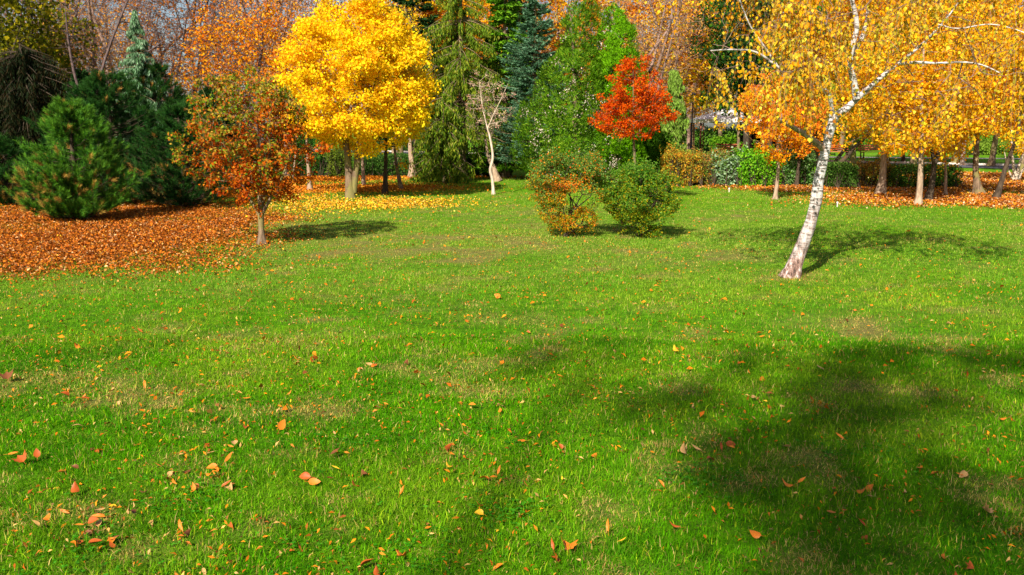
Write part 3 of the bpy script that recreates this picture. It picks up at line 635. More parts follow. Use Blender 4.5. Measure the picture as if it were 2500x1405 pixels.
conifer('fir_tree', 'dark fir filling the gap behind the red and green tree', at(520, 30), 3.2, 2.4, 230, 161, DARKG, 'spruce', z0=.05, L=.17, Wd=.04, spray=46, droop=.15, power=.95)
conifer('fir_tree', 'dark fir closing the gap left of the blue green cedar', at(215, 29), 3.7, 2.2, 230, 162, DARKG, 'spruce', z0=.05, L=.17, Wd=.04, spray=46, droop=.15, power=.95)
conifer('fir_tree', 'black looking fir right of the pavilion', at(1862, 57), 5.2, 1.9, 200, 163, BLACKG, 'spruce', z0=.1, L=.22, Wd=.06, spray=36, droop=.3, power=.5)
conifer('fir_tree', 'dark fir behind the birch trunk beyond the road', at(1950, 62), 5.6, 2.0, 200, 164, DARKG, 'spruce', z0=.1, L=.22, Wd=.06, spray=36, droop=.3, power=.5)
conifer('spruce_tree', 'low pale green spruce bough beside the clipped dark hedge', at(1085, 32), 3.2, 1.6, 120, 68, OLIVE, 'weep', z0=.15, L=.14, Wd=.035, spray=34, droop=.5, hangl=.45, power=.5)

def thuja(name, label, b, ells, n, seed, cols, L, Wd, cones=0, zmin=.05):
    """dense cone of flat upright sprays, lumpy on the outside"""
    rng = np.random.default_rng(seed); root = thing(name, label, 'tree', b, 'arborvitae behind the orange red tree'); H = max(e[0][2] + e[1][2] for e in ells)
    tm = MB(); tube(tm, [b, b + np.array([0.02, 0, H * .5]), np.array([ells[-1][0][0], b[1], H * .93])], [.14, .09, .02], 8, .06, .3, seed); tm.obj('trunk', B_brown, root, True, b)
    n = int(n * 1.5); p = in_ell(rng, n, ells, 1.4, .27, seed); g = fbm(p * np.array([1, 1, .7]), 3.2, seed + 3); p = p[(g > .45) & (p[:, 2] > zmin)]; n = len(p)
    m = 4; q = np.repeat(p, m, 0); cx = np.array([b[0], b[1], 0]); o = q - cx; o[:, 2] = 0; o = nrm(o); tang = np.cross(o, np.array([0, 0, 1.0])); ang = np.tile(np.linspace(-.8, .8, m), n) + rng.normal(0, .15, n * m)
    lumps = np.repeat(rdir(rng, n), m, 0)
    ax = np.array([0, 0, 1.]) * np.cos(ang)[:, None] + (tang + lumps * .8) * np.sin(ang)[:, None] + o * .55
    s = rng.uniform(.7, 1.3, n * m); lv = MB(); rhomb(lv, q, ax, o + rdir(rng, n * m) * .5, L * s, Wd * s, pal(rng, n * m, cols), .08, .6); lv.obj('foliage', M_needle, root, False, b)
    if cones:
        c = p[np.argsort(p[:, 1] + rng.normal(0, .25, n))[:n // 4]]; k = rng.integers(0, 60, cones); cc = c[rng.integers(0, len(c), 60)]
        q = cc[k] + rng.normal(0, .09, (cones, 3)) + np.array([0, -.12, .05]); cm = MB(); rhomb(cm, q, rdir(rng, cones), rdir(rng, cones), .045, .04, pal(rng, cones, [(.50, .42, .34), (.34, .24, .16), (.6, .5, .42)])); cm.obj('seed_cones', M_litter, root, False, b)
Yt = 29.5
thuja('arborvitae', 'broad deep green arborvitae dotted with pale brown seed cones', at(1400, Yt), [ell(1400, 330, 140, 110, Yt, 1.7), ell(1405, 220, 105, 110, Yt, 1.3), ell(1430, 110, 66, 90, Yt, .9), ell(1400, 400, 110, 50, Yt, 1.3), ell(1432, 55, 34, 55, Yt, .5), ell(1392, 105, 30, 60, Yt, .5)], 15000, 71, [(0.025, 0.09, 0.002), (0.06, 0.17, 0.004), (0.11, 0.26, 0.006), (0.20, 0.33, 0.015)], .12, .020, 1500)
thuja('arborvitae', 'smooth bright green arborvitae cone rising behind the orange red tree', at(1510, 29.2), [ell(1512, 330, 66, 90, 29.2, .9), ell(1512, 215, 66, 100, 29.2, .9), ell(1506, 130, 50, 80, 29.2, .75), ell(1498, 65, 27, 52, 29.2, .4)], 9500, 72, [(0.11, 0.30, 0.002), (0.17, 0.40, 0.003), (0.07, 0.20, 0.002)], .11, .022)
thuja('arborvitae', 'dark low arborvitae behind the trunk of the orange red tree', at(1570, 32), [ell(1570, 370, 58, 70, 32, .9), ell(1560, 300, 50, 70, 32, .8)], 5000, 73, [(0.03, 0.10, 0.004), (0.07, 0.19, 0.006)], .15, .04)
conifer('juniper_tree', 'soft light green juniper right of the orange red tree', at(1640, 36), 4.3, .9, 200, 74, [(0.16, 0.27, 0.03), (0.22, 0.33, 0.05), (0.12, 0.22, 0.02)], 'weep', z0=.25, L=.16, Wd=.04, spray=36, droop=.3, hangl=.45, power=.5)

# ================================================================ hedges and bushes
def bush(name, label, boxes, nleaf, L, cols, seed, group=None, wts=None, rough=.3, cat='hedge', colfn=None, stems=40, mat=None):
    """leafy mass filling rounded boxes (x0,x1,y0,y1,z1) that stand on the ground"""
    rng = np.random.default_rng(seed); B = np.array(boxes, float); b = np.array([B[:, 0:2].mean(), B[:, 2:4].mean(), 0]); root = thing(name, label, cat, b, group)
    vol = (B[:, 1] - B[:, 0]) * (B[:, 3] - B[:, 2]) * B[:, 4]; k = rng.choice(len(B), nleaf, p=vol / vol.sum()); u = rng.uniform(-1, 1, (nleaf, 3))
    u = u / np.maximum(1e-6, (np.abs(u) ** 5).sum(1)[:, None] ** .2) * (rng.random(nleaf) ** .22)[:, None]
    hgt = .92 + .42 * noise(np.c_[u[:, :2] * 1.0, k], 1.9, seed + 9) if rough > .22 else 1.0
    c = np.c_[(B[k, 0] + B[k, 1]) / 2, (B[k, 2] + B[k, 3]) / 2, B[k, 4] * .5]; h = np.c_[(B[k, 1] - B[k, 0]) / 2, (B[k, 3] - B[k, 2]) / 2, B[k, 4] * .5]
    w0 = c + u * h; lump = fbm(w0, 2.4, seed); p = c + u * h * (1 - rough + 2.3 * rough * lump)[:, None]; p[:, 2] *= hgt
    if rough > .22:
        m_ = nleaf // 8; q = p[rng.integers(0, nleaf, nleaf // 60)]; q = q[q[:, 2] > .3]; d = nrm(rng.normal(0, .6, (len(q), 3)) + np.array([0, -.3, 1.])); t = rng.random((len(q), 12)); p = np.concatenate([p, (q[:, None] + d[:, None] * (t * .32)[..., None] + rng.normal(0, .025, (len(q), 12, 3))).reshape(-1, 3)])
    p = p[(fbm(p, 4.0, seed + 4) > (.40 if rough > .22 else .35)) & (p[:, 2] > .02)]; n = len(p); p[:, 2] += .0
    st = MB(); q = p[rng.integers(0, n, stems * 4)]; a = q.copy(); a[:, 2] = 0; a[:, :2] += rng.normal(0, .15, (len(a), 2)); a[:, :2] = np.round(a[:, :2] * 2.5) / 2.5; edges(st, a, q, np.full(len(q), .014), np.full(len(q), .004), 4)
    st.obj('stems', B_dark, root, True, b)
    col = colfn(rng, p) if colfn else pal(rng, n, cols, wts, .25)
    s = rng.uniform(.7, 1.3, n); lv = MB(); rhomb(lv, p, rdir(rng, n) + np.array([0, 0, -.2]), rdir(rng, n) + np.array([0, -.3, .8]), L * s, L * .62 * s, col); lv.obj('foliage', mat or M_leaf, root, False, b)
    return root
def bx(px0, px1, Y, dY, ytop, dz=0):
    return (U(px0, 400, Y)[0], U(px1, 400, Y)[0], Y, Y + dY, U((px0 + px1) / 2, ytop, Y)[2] + dz)
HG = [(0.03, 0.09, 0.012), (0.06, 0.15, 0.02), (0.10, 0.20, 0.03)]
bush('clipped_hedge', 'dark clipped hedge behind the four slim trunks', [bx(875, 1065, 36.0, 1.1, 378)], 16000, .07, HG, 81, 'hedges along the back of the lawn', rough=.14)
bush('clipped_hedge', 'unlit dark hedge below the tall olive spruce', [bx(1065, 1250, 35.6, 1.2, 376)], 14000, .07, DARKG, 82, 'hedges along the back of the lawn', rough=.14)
bush('rounded_bush', 'small yellow green bush left of the maple trunk', [bx(795, 848, 35, 1.2, 372)], 5000, .075, [(0.16, 0.24, 0.02), (0.24, 0.32, 0.03), (0.08, 0.14, 0.02)], 83, cat='bush', rough=.35)
bush('dark_bush', 'glossy dark green bush at the left end of the back hedge', [bx(700, 800, 35.6, 1.6, 345)], 8000, .08, [(0.03, 0.12, 0.012), (0.05, 0.18, 0.02), (0.10, 0.25, 0.03)], 84, cat='bush', rough=.35)
bush('orange_bush', 'orange and yellow leaved bush at the left end of the right hand hedge', [bx(1625, 1720, 30.0, 1.2, 382)], 8500, .062, [(0.66, 0.30, 0.02), (0.72, 0.44, 0.03), (0.16, 0.26, 0.03), (0.30, 0.34, 0.04), (0.5, 0.16, 0.02)], 85, 'bushes along the right hedge', cat='bush', rough=.33)
bush('mixed_bush', 'reddish green bush with thin stems beside the orange bush', [bx(1695, 1780, 30.2, 1.1, 384)], 6500, .06, [(0.14, 0.28, 0.03), (0.30, 0.36, 0.06), (0.5, 0.22, 0.04), (0.35, 0.2, 0.05)], 86, 'bushes along the right hedge', cat='bush', rough=.35)
bush('silvery_bush', 'pale silvery green bush in the middle of the right hand hedge', [bx(1752, 1845, 30.0, 1.1, 390)], 6500, .09, [(0.28, 0.42, 0.22), (0.40, 0.52, 0.34), (0.16, 0.28, 0.08), (0.12, 0.24, 0.03)], 87, 'bushes along the right hedge', cat='bush', rough=.36)
bush('green_bush', 'fresh bright green bush left of the slim pinkish trunk', [bx(1812, 1912, 29.6, 1.3, 382)], 8000, .09, [(0.08, 0.30, 0.008), (0.17, 0.44, 0.01), (0.28, 0.52, 0.03)], 88, 'bushes along the right hedge', cat='bush', rough=.3)
bush('leafy_bush', 'grey green bush between the slim pinkish trunk and the birch', [bx(1898, 2000, 30.4, 1.2, 386)], 6500, .085, [(0.16, 0.32, 0.08), (0.26, 0.38, 0.16), (0.10, 0.28, 0.02)], 89, 'bushes along the right hedge', cat='bush', rough=.38)
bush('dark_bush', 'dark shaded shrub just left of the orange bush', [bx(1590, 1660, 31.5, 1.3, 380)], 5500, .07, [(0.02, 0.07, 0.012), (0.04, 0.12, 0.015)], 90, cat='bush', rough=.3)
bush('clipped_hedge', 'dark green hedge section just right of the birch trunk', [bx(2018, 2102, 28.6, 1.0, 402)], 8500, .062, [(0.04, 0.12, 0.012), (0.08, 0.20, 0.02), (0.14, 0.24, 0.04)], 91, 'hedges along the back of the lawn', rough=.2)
bush('russet_bush', 'thin russet shrub filling the gap right of the dark hedge', [bx(2098, 2192, 29.0, 1.0, 404)], 5000, .062, [(0.40, 0.18, 0.02), (0.22, 0.12, 0.02), (0.5, 0.3, 0.03), (0.10, 0.12, 0.02)], 92, cat='bush', rough=.3)
bush('clipped_hedge', 'mottled green and orange hedge behind the row of slim trunks', [bx(2190, 2352, 28.8, 1.0, 404)], 13000, .062, [(0.05, 0.15, 0.015), (0.10, 0.24, 0.02), (0.45, 0.24, 0.02), (0.03, 0.07, 0.01)], 93, 'hedges along the back of the lawn', wts=[5, 5, 1, 3], rough=.2)

# ================================================================ slim trees round the lawn
def slim(px, py, tops, r, bark, label, name='slim_tree', group=None, E=None, nleaf=2500, L=.085, cols=YEL_C, seed=1, nb=110, Wd=None, w=None, clump=.3, hang=.0, extra=None, nz=.25, rtip=.004, mat=None, flare=.5):
    b = G(px, py); Y = b[1]; pts = [b] + [U(a, c, Y + (q[0] if q else 0)) for a, c, *q in tops]; n = len(pts)
    st = [(pts, list(np.linspace(r, r * .3, n)))]
    if extra:
        for ex, r2 in extra: st.append(([U(a, c, Y) for a, c in ex], list(np.linspace(r2, r2 * .35, len(ex)))))
    return decid(name, label, 'tree', b, st, E or [], nb, nleaf, L, Wd or L * .75, cols, w, bark=bark, seed=seed, clump=clump, hang=hang, group=group, nz=nz, rtip=rtip, mat=mat, flare=flare)
g1 = 'slim trunks behind the yellow maple'
slim(757, 466, [(754, 420), (750, 370), (748, 300), (745, 200)], .075, B_tan, 'slim trunk standing left of the maple trunk in fallen leaves', group=g1, E=[ell(735, 210, 100, 110, 26.5, 1.5)], nleaf=3500, cols=ORA_C, seed=101)
slim(716, 447, [(718, 410), (722, 370), (724, 300)], .045, B_tan, 'thinnest far trunk seen beside the red and green tree', group=g1, E=[ell(715, 230, 70, 90, 31, 1.2)], nleaf=1500, cols=ORA_C, seed=102)
slim(888, 455, [(886, 410), (884, 370), (884, 300), (886, 180)], .07, B_tan, 'sunlit slim trunk just right of the maple trunk', group=g1, E=[ell(900, 200, 110, 120, 29.2, 1.5)], nleaf=3000, seed=103)
slim(940, 474, [(941, 430), (942, 390), (942, 330), (944, 230)], .085, B_dark, 'dark shaded trunk under the right half of the yellow crown', group=g1, E=[ell(950, 220, 90, 100, 26, 1.3)], nleaf=3500, seed=104)
slim(979, 463, [(972, 425), (966, 390), (962, 350), (955, 260)], .075, B_brown, 'leaning trunk with ochre leaves under the yellow crown', group=g1, E=[ell(985, 250, 70, 90, 27.6, 1.2), ell(985, 400, 22, 14, 27.4, .2)], nleaf=2800, seed=105)
slim(1008, 434, [(1006, 400), (1002, 370), (1000, 320), (1000, 200)], .14, B_tan, 'stout trunk at the right end of the clipped hedge', group=g1, E=[ell(1000, 150, 60, 120, 33.5, 1.2)], nleaf=1200, seed=106)
slim(1215, 443, [(1205, 410), (1193, 385), (1185, 340)], .12, B_tan, 'short stout leaning trunk behind the bare sapling', name='leaning_tree', E=[ell(1180, 280, 40, 60, 32, .8)], nleaf=700, cols=OLIVE, seed=107)
g2 = 'slim trees along the right side of the lawn'
RC = [(0.88, 0.36, 0.004), (0.92, 0.48, 0.008), (0.68, 0.22, 0.004), (0.94, 0.60, 0.02), (0.62, 0.50, 0.02)]
slim(1892, 487, [(1897, 450), (1900, 410), (1898, 370), (1905, 320), (1910, 260)], .06, B_tan, 'slim pinkish trunk standing on the grass left of the birch', group=g2, E=[ell(1890, 320, 75, 75, 24.2, .9), ell(1900, 260, 90, 60, 24.2, .9)], nleaf=5200, L=.07, cols=ORA_C, w=[4, 4, 2, 3, 1], seed=111, extra=[([(1900, 400), (1880, 370), (1840, 345), (1815, 320)], .02)], clump=.2, hang=.1)
slim(2150, 475, [(2154, 440), (2157, 400), (2160, 340), (2170, 240), (2180, 120)], .13, B_tan, 'stout flared grey trunk in front of the russet shrub', group=g2, E=[ell(2160, 250, 130, 110, 25.8, 1.6), ell(2170, 120, 120, 110, 25.8, 1.6)], nleaf=9000, L=.085, cols=RC, seed=112, nb=200, hang=.2)
slim(2242, 500, [(2246, 450), (2248, 400), (2250, 340), (2250, 240), (2255, 120)], .085, B_tan, 'straight pinkish trunk nearest the camera in the right row', group=g2, E=[ell(2250, 260, 120, 110, 23, 1.4), ell(2250, 130, 130, 110, 23, 1.4)], nleaf=9000, L=.085, cols=RC, seed=113, nb=200, hang=.2)
slim(2266, 492, [(2275, 450), (2280, 405), (2276, 375), (2265, 330)], .095, B_dark, 'dark forked trunk close behind the straight pinkish trunk', group=g2, E=[ell(2290, 250, 90, 90, 24, 1.2)], nleaf=4500, L=.08, cols=RC, seed=114, extra=[([(2281, 400), (2290, 375), (2296, 340), (2300, 260)], .06)], hang=.2)
slim(2308, 478, [(2309, 440), (2308, 400), (2306, 360), (2300, 280)], .05, B_tan, 'thin light trunk in front of the mottled hedge', group=g2, E=[ell(2310, 300, 70, 80, 25.6, 1.0)], nleaf=4200, L=.08, cols=RC, w=[3, 4, 1, 4, 3], seed=115, hang=.3)
slim(2388, 476, [(2384, 440), (2382, 400), (2386, 340), (2388, 240), (2390, 120)], .11, B_brown, 'thick dark flared trunk standing in orange leaves', group=g2, E=[ell(2390, 250, 110, 90, 25.7, 1.4), ell(2400, 120, 130, 120, 25.7, 1.6)], nleaf=9000, L=.085, cols=RC, seed=116, nb=200, flare=.8)
slim(2432, 486, [(2443, 450), (2455, 410), (2468, 375), (2485, 320), (2500, 240)], .085, B_dark, 'dark trunk leaning right at the right frame edge', group=g2, E=[ell(2490, 260, 100, 80, 24.6, 1.3), ell(2520, 150, 110, 90, 24.6, 1.3)], nleaf=6000, L=.085, cols=RC, seed=117)
slim(2478, 440, [(2474, 400), (2470, 370), (2470, 300)], .07, B_pale, 'pale many stemmed tree at the far right', name='multi_stem_tree', E=[ell(2490, 250, 90, 110, 32.4, 1.4)], nleaf=5000, L=.09, cols=RC, seed=118,
     extra=[([(2482, 438), (2488, 405), (2500, 370), (2515, 320)], .06), ([(2486, 438), (2500, 410), (2525, 380)], .05), ([(2472, 438), (2460, 410), (2452, 370)], .04)])
slim(1945, 455, [(1950, 400), (1955, 350), (1960, 280)], .07, B_dark, 'orange red tree half hidden behind the birch trunk', name='maple_tree', E=[ell(1950, 300, 75, 80, 30, 1.2), ell(1900, 250, 90, 70, 30, 1.2)], nleaf=6500, L=.09, cols=[(0.80, 0.16, 0.01), (0.88, 0.30, 0.015), (0.85, 0.42, 0.02)], seed=119)
def stub():
    b = G(2150, 475)
leanb = [slim(2036, 418, [(2062, 388), (2092, 355), (2130, 322), (2180, 290)], .13, B_dark, 'dark trunk leaning hard right behind the birch', name='leaning_tree', E=[ell(2170, 250, 130, 90, 40, 2)], nleaf=5000, L=.11, cols=RC, seed=121),
         slim(2030, 414, [(2052, 378), (2085, 342), (2110, 320)], .11, B_dark, 'second dark leaning trunk rising above the first', name='leaning_tree', E=[ell(2080, 240, 110, 90, 41, 2)], nleaf=5000, L=.11, cols=[(0.12, 0.26, 0.02), (0.3, 0.36, 0.03), (0.7, 0.45, 0.03)], seed=122)]
slim(205, 462, [(222, 340), (238, 220), (262, 130), (300, 30), (330, -40)], .07, B_plum, 'slanting pinkish bare trunk rising behind the bright green pine', name='bare_tree', E=[ell(270, 60, 150, 110, 30, 1.6), ell(400, 120, 90, 90, 30, 1.2), ell(180, 130, 90, 80, 30, 1.2)], nleaf=300, cols=[(.5, .2, .05)], seed=126, nb=420, extra=[([(238, 225), (280, 190), (330, 150), (400, 100)], .05), ([(228, 300), (190, 210), (170, 120), (160, 30)], .06)])
slim(640, 440, [(632, 320), (628, 200), (640, 100), (625, 0), (600, -60)], .08, B_plum, 'bare purplish tree with drooping orange sprays left of the yellow maple', name='bare_tree', E=[ell(600, 90, 130, 110, 34, 2), ell(540, 140, 100, 90, 34, 1.6), ell(680, 60, 70, 90, 34, 1.4)], nleaf=5200, cols=ORA_C, L=.10, seed=127, nb=300, hang=.4)
# trunks further off, in the park beyond the hedge
FT = [(1665, 405, .16, B_tan, 'upright bare trunk beyond the orange bush'), (1645, 403, .13, B_dark, 'dark trunk beside the far pair left of the lamp post'), (1822, 412, .2, B_dark, 'thick black trunk beyond the hedge right of the pavilion'), (1802, 410, .09, B_brown, 'thin leaning trunk right of the pavilion bench'),
      (1874, 414, .28, B_dark, 'massive black trunk beyond the bright green bush'), (1930, 410, .08, B_brown, 'thin brown trunk far behind the leafy bush'), (2165, 405, .1, B_tan, 'thin tan trunk far beyond the flared grey trunk'), (2085, 412, .12, B_brown, 'brown trunk beyond the leaning pair'),
      (2350, 405, .12, B_pale, 'pale slanting trunk across the far path'), (1115, 405, .24, B_tan, 'far lit trunk above the dark hedge left of the spruce stem'), (1133, 408, .2, B_dark, 'black trunk above the dark hedge'), (965, 402, .2, B_tan, 'far trunk glimpsed under the yellow crown'),
      (70, 455, .12, B_dark, 'dark straight trunk in the shade at far left'), (2205, 400, .11, B_dark, 'dark far trunk beside the pale kerb')]
for i, (px, py, r, bk, lab) in enumerate(FT):
    rg = np.random.default_rng(500 + i); Y = G(px, py)[1]; dx = rg.normal(0, 10)
    if px == 70: cols = [(0.07, 0.10, 0.004), (0.16, 0.17, 0.006), (0.42, 0.32, 0.008), (.2, .19, .006)]
    elif 1790 < px < 1900: cols = DARKG + MIDG[:1]
    else: cols = [YEL_C, ORA_C, GOLD_C][i % 3]
    slim(px, py, [(px + dx * .3, py - 60), (px + dx, 250), (px + dx * 2, 130), (px + dx * 2, 20)], r, bk, lab, name='park_tree', E=[ell(px + dx, 190, 95, 95, Y, 2.3), ell(px + dx * 2, 60, 120, 110, Y, 2.6)], nleaf=5500, L=.16, cols=cols, seed=130 + i, nb=120, rtip=.007, clump=.5)

# ================================================================ tall wood behind
def proto(kind, seed):
    """background trees built at the origin, about 13 m tall"""
    rng = np.random.default_rng(seed); H = rng.uniform(12.5, 15); b = np.zeros(3)
    pts = [b, np.array([rng.normal(0, .35), 0, H * .22]), np.array([rng.normal(0, .7), rng.normal(0, .4), H * .42]), np.array([rng.normal(0, .9), rng.normal(0, .6), H * .62]), np.array([rng.normal(0, 1.3), rng.normal(0, .8), H * .93])]
    st = [(pts, [.17, .13, .09, .06, .02])]
    for q in range(3):
        z = H * rng.uniform(.2, .45); a = rng.uniform(0, 2 * PI); R = rng.uniform(1.5, 2.8); bb = np.array([rng.normal(0, .05), 0, z]); st.append(([bb, bb + np.array([math.cos(a) * R * .35, math.sin(a) * R * .35, H * .12]), bb + np.array([math.cos(a) * R, math.sin(a) * R, H * .42])], [.1, .075, .02]))
    E = [(np.array([0, 0, H * .62]), np.array([3.0, 2.8, H * .36])), (np.array([0, 0, H * .38]), np.array([2.4, 2.2, H * .22]))]
    spec = {'bare': (650, 500, [(0.5, 0.22, 0.05), (0.35, 0.14, 0.05)], .13, B_plum), 'tanbare': (700, 3600, [(0.72, 0.34, 0.08), (0.80, 0.42, 0.04), (0.6, 0.24, 0.05)], .12, B_pink),
            'orange': (450, 10000, ORA_C, .15, B_brown), 'rust': (650, 5200, [(0.52, 0.14, 0.006), (0.36, 0.09, 0.006), (0.68, 0.24, 0.008)], .12, B_plum), 'gold': (500, 15000, RC, .15, B_brown), 'green': (450, 5000, [(0.07, 0.10, 0.004), (0.14, 0.15, 0.006), (0.32, 0.26, 0.008), (.2, .19, .006)], .12, B_dark)}[kind]
    nm = {'bare': 'bare_tree', 'tanbare': 'sparse_tree', 'orange': 'orange_tree', 'rust': 'rust_tree', 'gold': 'golden_tree', 'green': 'olive_tree'}[kind]
    return decid(nm, 'x', 'tree', b, st, E, spec[0], spec[1], spec[3], spec[3] * .7, spec[2], bark=spec[4], seed=seed, rtip=.009, clump=.5, nz=.3, expo=.40, group='tall trees of the wood behind the lawn')
WOOD = {k: [proto(k, 200 + 10 * i + j) for j in range(2)] for i, k in enumerate(['bare', 'tanbare', 'orange', 'rust', 'gold', 'green'])}
used = {}
DESC = {'bare': 'bare purplish brown tree', 'tanbare': 'half bare tan twigged tree', 'orange': 'orange leaved tree', 'rust': 'rust brown tree', 'gold': 'golden leaved tree', 'green': 'olive green leaved tree'}
PL = [  # kind, px, distance, scale, where
 ('green', -50, 27, .60, 'leaning in over the top left corner'), ('bare', 60, 36, .8, 'above the black weeping spruce'), ('bare', 150, 34, .8, 'over the bright green pine'), ('tanbare', 250, 33, .72, 'left of the blue cedar'),
 ('bare', 330, 44, .85, 'straight behind the blue cedar'), ('rust', 420, 40, .8, 'right of the blue cedar'), ('rust', 520, 46, .9, 'above the red and green tree'), ('bare', 470, 42, .8, 'in front of the rust trees at upper left'),
 ('rust', 590, 38, .62, 'above the right half of the red and green tree'), ('rust', 650, 50, .95, 'left behind the yellow maple'), ('bare', 640, 42, .85, 'with dark limbs left of the yellow crown'), ('tanbare', 700, 36, .7, 'with pink stems touching the left of the yellow crown'),
 ('bare', 220, 56, 1, 'far behind the left pines'), ('orange', 760, 60, .95, 'far behind the yellow crown'), ('green', 880, 62, 1, 'hidden deep behind the yellow maple'), ('rust', 130, 45, .85, 'over the black weeping spruce'), ('rust', 290, 50, .9, 'between the slanting trunk and the blue cedar'), ('orange', 980, 55, .9, 'right behind the yellow crown'),
 ('gold', 1085, 50, .85, 'glowing through the olive spruce'), ('gold', 1170, 58, .95, 'between olive spruce and mid green spruce'), ('bare', 1210, 66, 1.1, 'against the sky over the mid green spruce'), ('orange', 1370, 50, .85, 'between the blue spruce and the arborvitae'),
 ('gold', 1340, 60, 1, 'far behind the blue spruce'), ('tanbare', 1420, 60, 1, 'above the arborvitae tops'), ('tanbare', 1580, 40, .78, 'just right of the bright green cone'), ('tanbare', 1625, 46, .85, 'behind the juniper'), ('bare', 1600, 58, 1.0, 'far above the orange red tree'),
 ('tanbare', 1680, 66, 1.05, 'over the lamp post'), ('orange', 1690, 70, 1.0, 'behind the pavilion'), ('gold', 1760, 66, 1.0, 'over the white pavilion roof'), ('tanbare', 1830, 54, .95, 'right of the pavilion'), ('green', 1800, 70, .9, 'far beyond the pavilion'),
 ('gold', 1900, 44, .8, 'behind the slim pinkish trunk'), ('orange', 1990, 48, .85, 'directly behind the birch fork'), ('gold', 2080, 42, .8, 'right of the birch fork'), ('orange', 2160, 52, .9, 'over the russet shrub'), ('gold', 2230, 44, .85, 'over the mottled hedge'),
 ('gold', 2330, 48, .9, 'over the far road'), ('orange', 2420, 46, .85, 'behind the flared dark trunk'), ('gold', 2500, 40, .8, 'over the right frame edge'), ('green', 2380, 66, .95, 'far across the path at right'), ('gold', 2600, 50, 1, 'outside the right corner'),
 ('orange', 1100, 80, 1.2, 'at the far horizon behind the spruces'), ('tanbare', 1650, 78, 1.2, 'at the far horizon behind the lamp post'), ('gold', 2050, 74, 1.1, 'at the far horizon behind the birch'), ('orange', 2300, 78, 1.1, 'at the far horizon behind the right row'),
 ('gold', 1500, 76, 1.15, 'at the far horizon behind the arborvitae'), ('green', 130, 64, .9, 'behind the dark pines at left')]
rg = random.Random(5)
for k, px, Y, sc, where in PL:
    i = used.get(k, 0); used[k] = i + 1; loc = at(px, Y); lab = DESC[k] + ' ' + where
    if i < 2:
        o = WOOD[k][i]; o.location = tuple(loc); o.scale = (sc, sc, sc); o.rotation_euler = (0, 0, rg.uniform(0, 6.28)); o['label'] = lab
    else: copy_thing(WOOD[k][i % 2], loc, rg.uniform(0, 6.28), sc * rg.uniform(.95, 1.05), lab)
# the tall half bare tree behind the photographer that shades the near lawn
sx, sy, sz = -5.12, -11.74, 10.0
decid('shade_tree', 'tall half bare tree standing far behind the photographer', 'tree', (-7.9, -16.6, 0), [([np.array([-7.9, -16.6, 0]), np.array([-7.7, -16.4, 6]), np.array([-7.2, -16.0, 12]), np.array([-6.8, -15.2, 19])], [.3, .25, .18, .05]), ([np.array([-7.6, -16.3, 8]), np.array([-6.6, -15.6, 13]), np.array([-5.6, -15.0, 17])], [.16, .11, .04]), ([np.array([-7.5, -16.3, 10]), np.array([-8.2, -15.8, 14]), np.array([-9.0, -15.2, 18.5])], [.14, .09, .03])],
      [(np.array([a + sx, b_ + sy, c_ + sz]), np.array(r_)) for a, b_, c_, r_ in ((-1.3, -3.6, 8.7, (1.9, .7, .6)), (-2.7, -4.0, 8.5, (.9, .5, .5)), (-1.1, -2.7, 5.6, (.7, .8, .9)), (-2.3, -3.5, 7.0, (.5, .4, .4)), (-4.1, -3.3, 9.0, (.5, .4, .3)), (.7, -3.4, 7.6, (1.0, .9, .9)), (-1.6, -3.0, 6.8, (.8, .5, .5)))], 150, 3400, .14, .11, ORA_C, seed=300, clump=.42, flare=.2, rtip=.008)

# ================================================================ far side: road, path, pavilion, benches, lamp
def strip(name, a, b, w, z, mat, label, zt=None):
    a, b = np.array([*a, 0.0]), np.array([*b, 0.0]); d = nrm(b - a); s = np.array([-d[1], d[0], 0]) * w / 2; mb = MB(); n = 60
    t = np.linspace(0, 1, n)[:, None]; c = a + (b - a) * t; q = np.concatenate([c - s, c + s]); q[:, 2] = z
    i = np.arange(n - 1); mb.add(q, np.stack([i, i + 1, i + 1 + n, i + n], 1))
    o = mb.obj(name, mat); return tag(o, label, kind='structure')
M_asph = flat_mat('asphalt', (0.055, 0.058, 0.075), .85, 0, 40, .3); M_gravel = flat_mat('pale_gravel', (0.60, 0.50, 0.42), .95, 0, 30, .2); M_kerb = flat_mat('kerb_stone', (0.55, 0.48, 0.42), .9, 0, 12, .2)
ra, rb = np.array([34, 37.0]), np.array([-30, 88.0]); strip('road', ra, rb, 3.6, .030, M_asph, 'grey asphalt road crossing behind the right hedge')
def kerb():
    d = (rb - ra) / np.linalg.norm(rb - ra); s = np.array([-d[1], d[0]]); s = s if s[1] > 0 else -s; mb = MB()
    c0, c1 = ra + s * 1.87, rb + s * 1.87
    P = [];
    for c in (c0, c1):
        for u, z in ((-.07, 0.0), (-.07, .13), (.07, .13), (.07, 0.0)): P.append([c[0] + s[0] * u, c[1] + s[1] * u, z])
    mb.add(P, [[0, 1, 5, 4], [1, 2, 6, 5], [2, 3, 7, 6], [0, 3, 2, 1], [4, 5, 6, 7]]); tag(mb.obj('kerb', M_kerb), 'pale stone kerb on the far side of the road', kind='structure')
kerb()
strip('path', (6, 66), (46, 53), 1.7, .024, M_gravel, 'pale gravel path beyond the road at right')
M_roof = flat_mat('white_canvas', (0.82, 0.80, 0.78), .7, 0, 6, .05); M_rust = flat_mat('rusty_steel', (0.22, 0.07, 0.04), .7, .2, 30, .4); M_black = flat_mat('black_iron', (0.015, 0.015, 0.02), .5, .3, 30, .2); M_plank = flat_mat('red_brown_plank', (0.50, 0.13, 0.05), .6, 0, 25, .3)
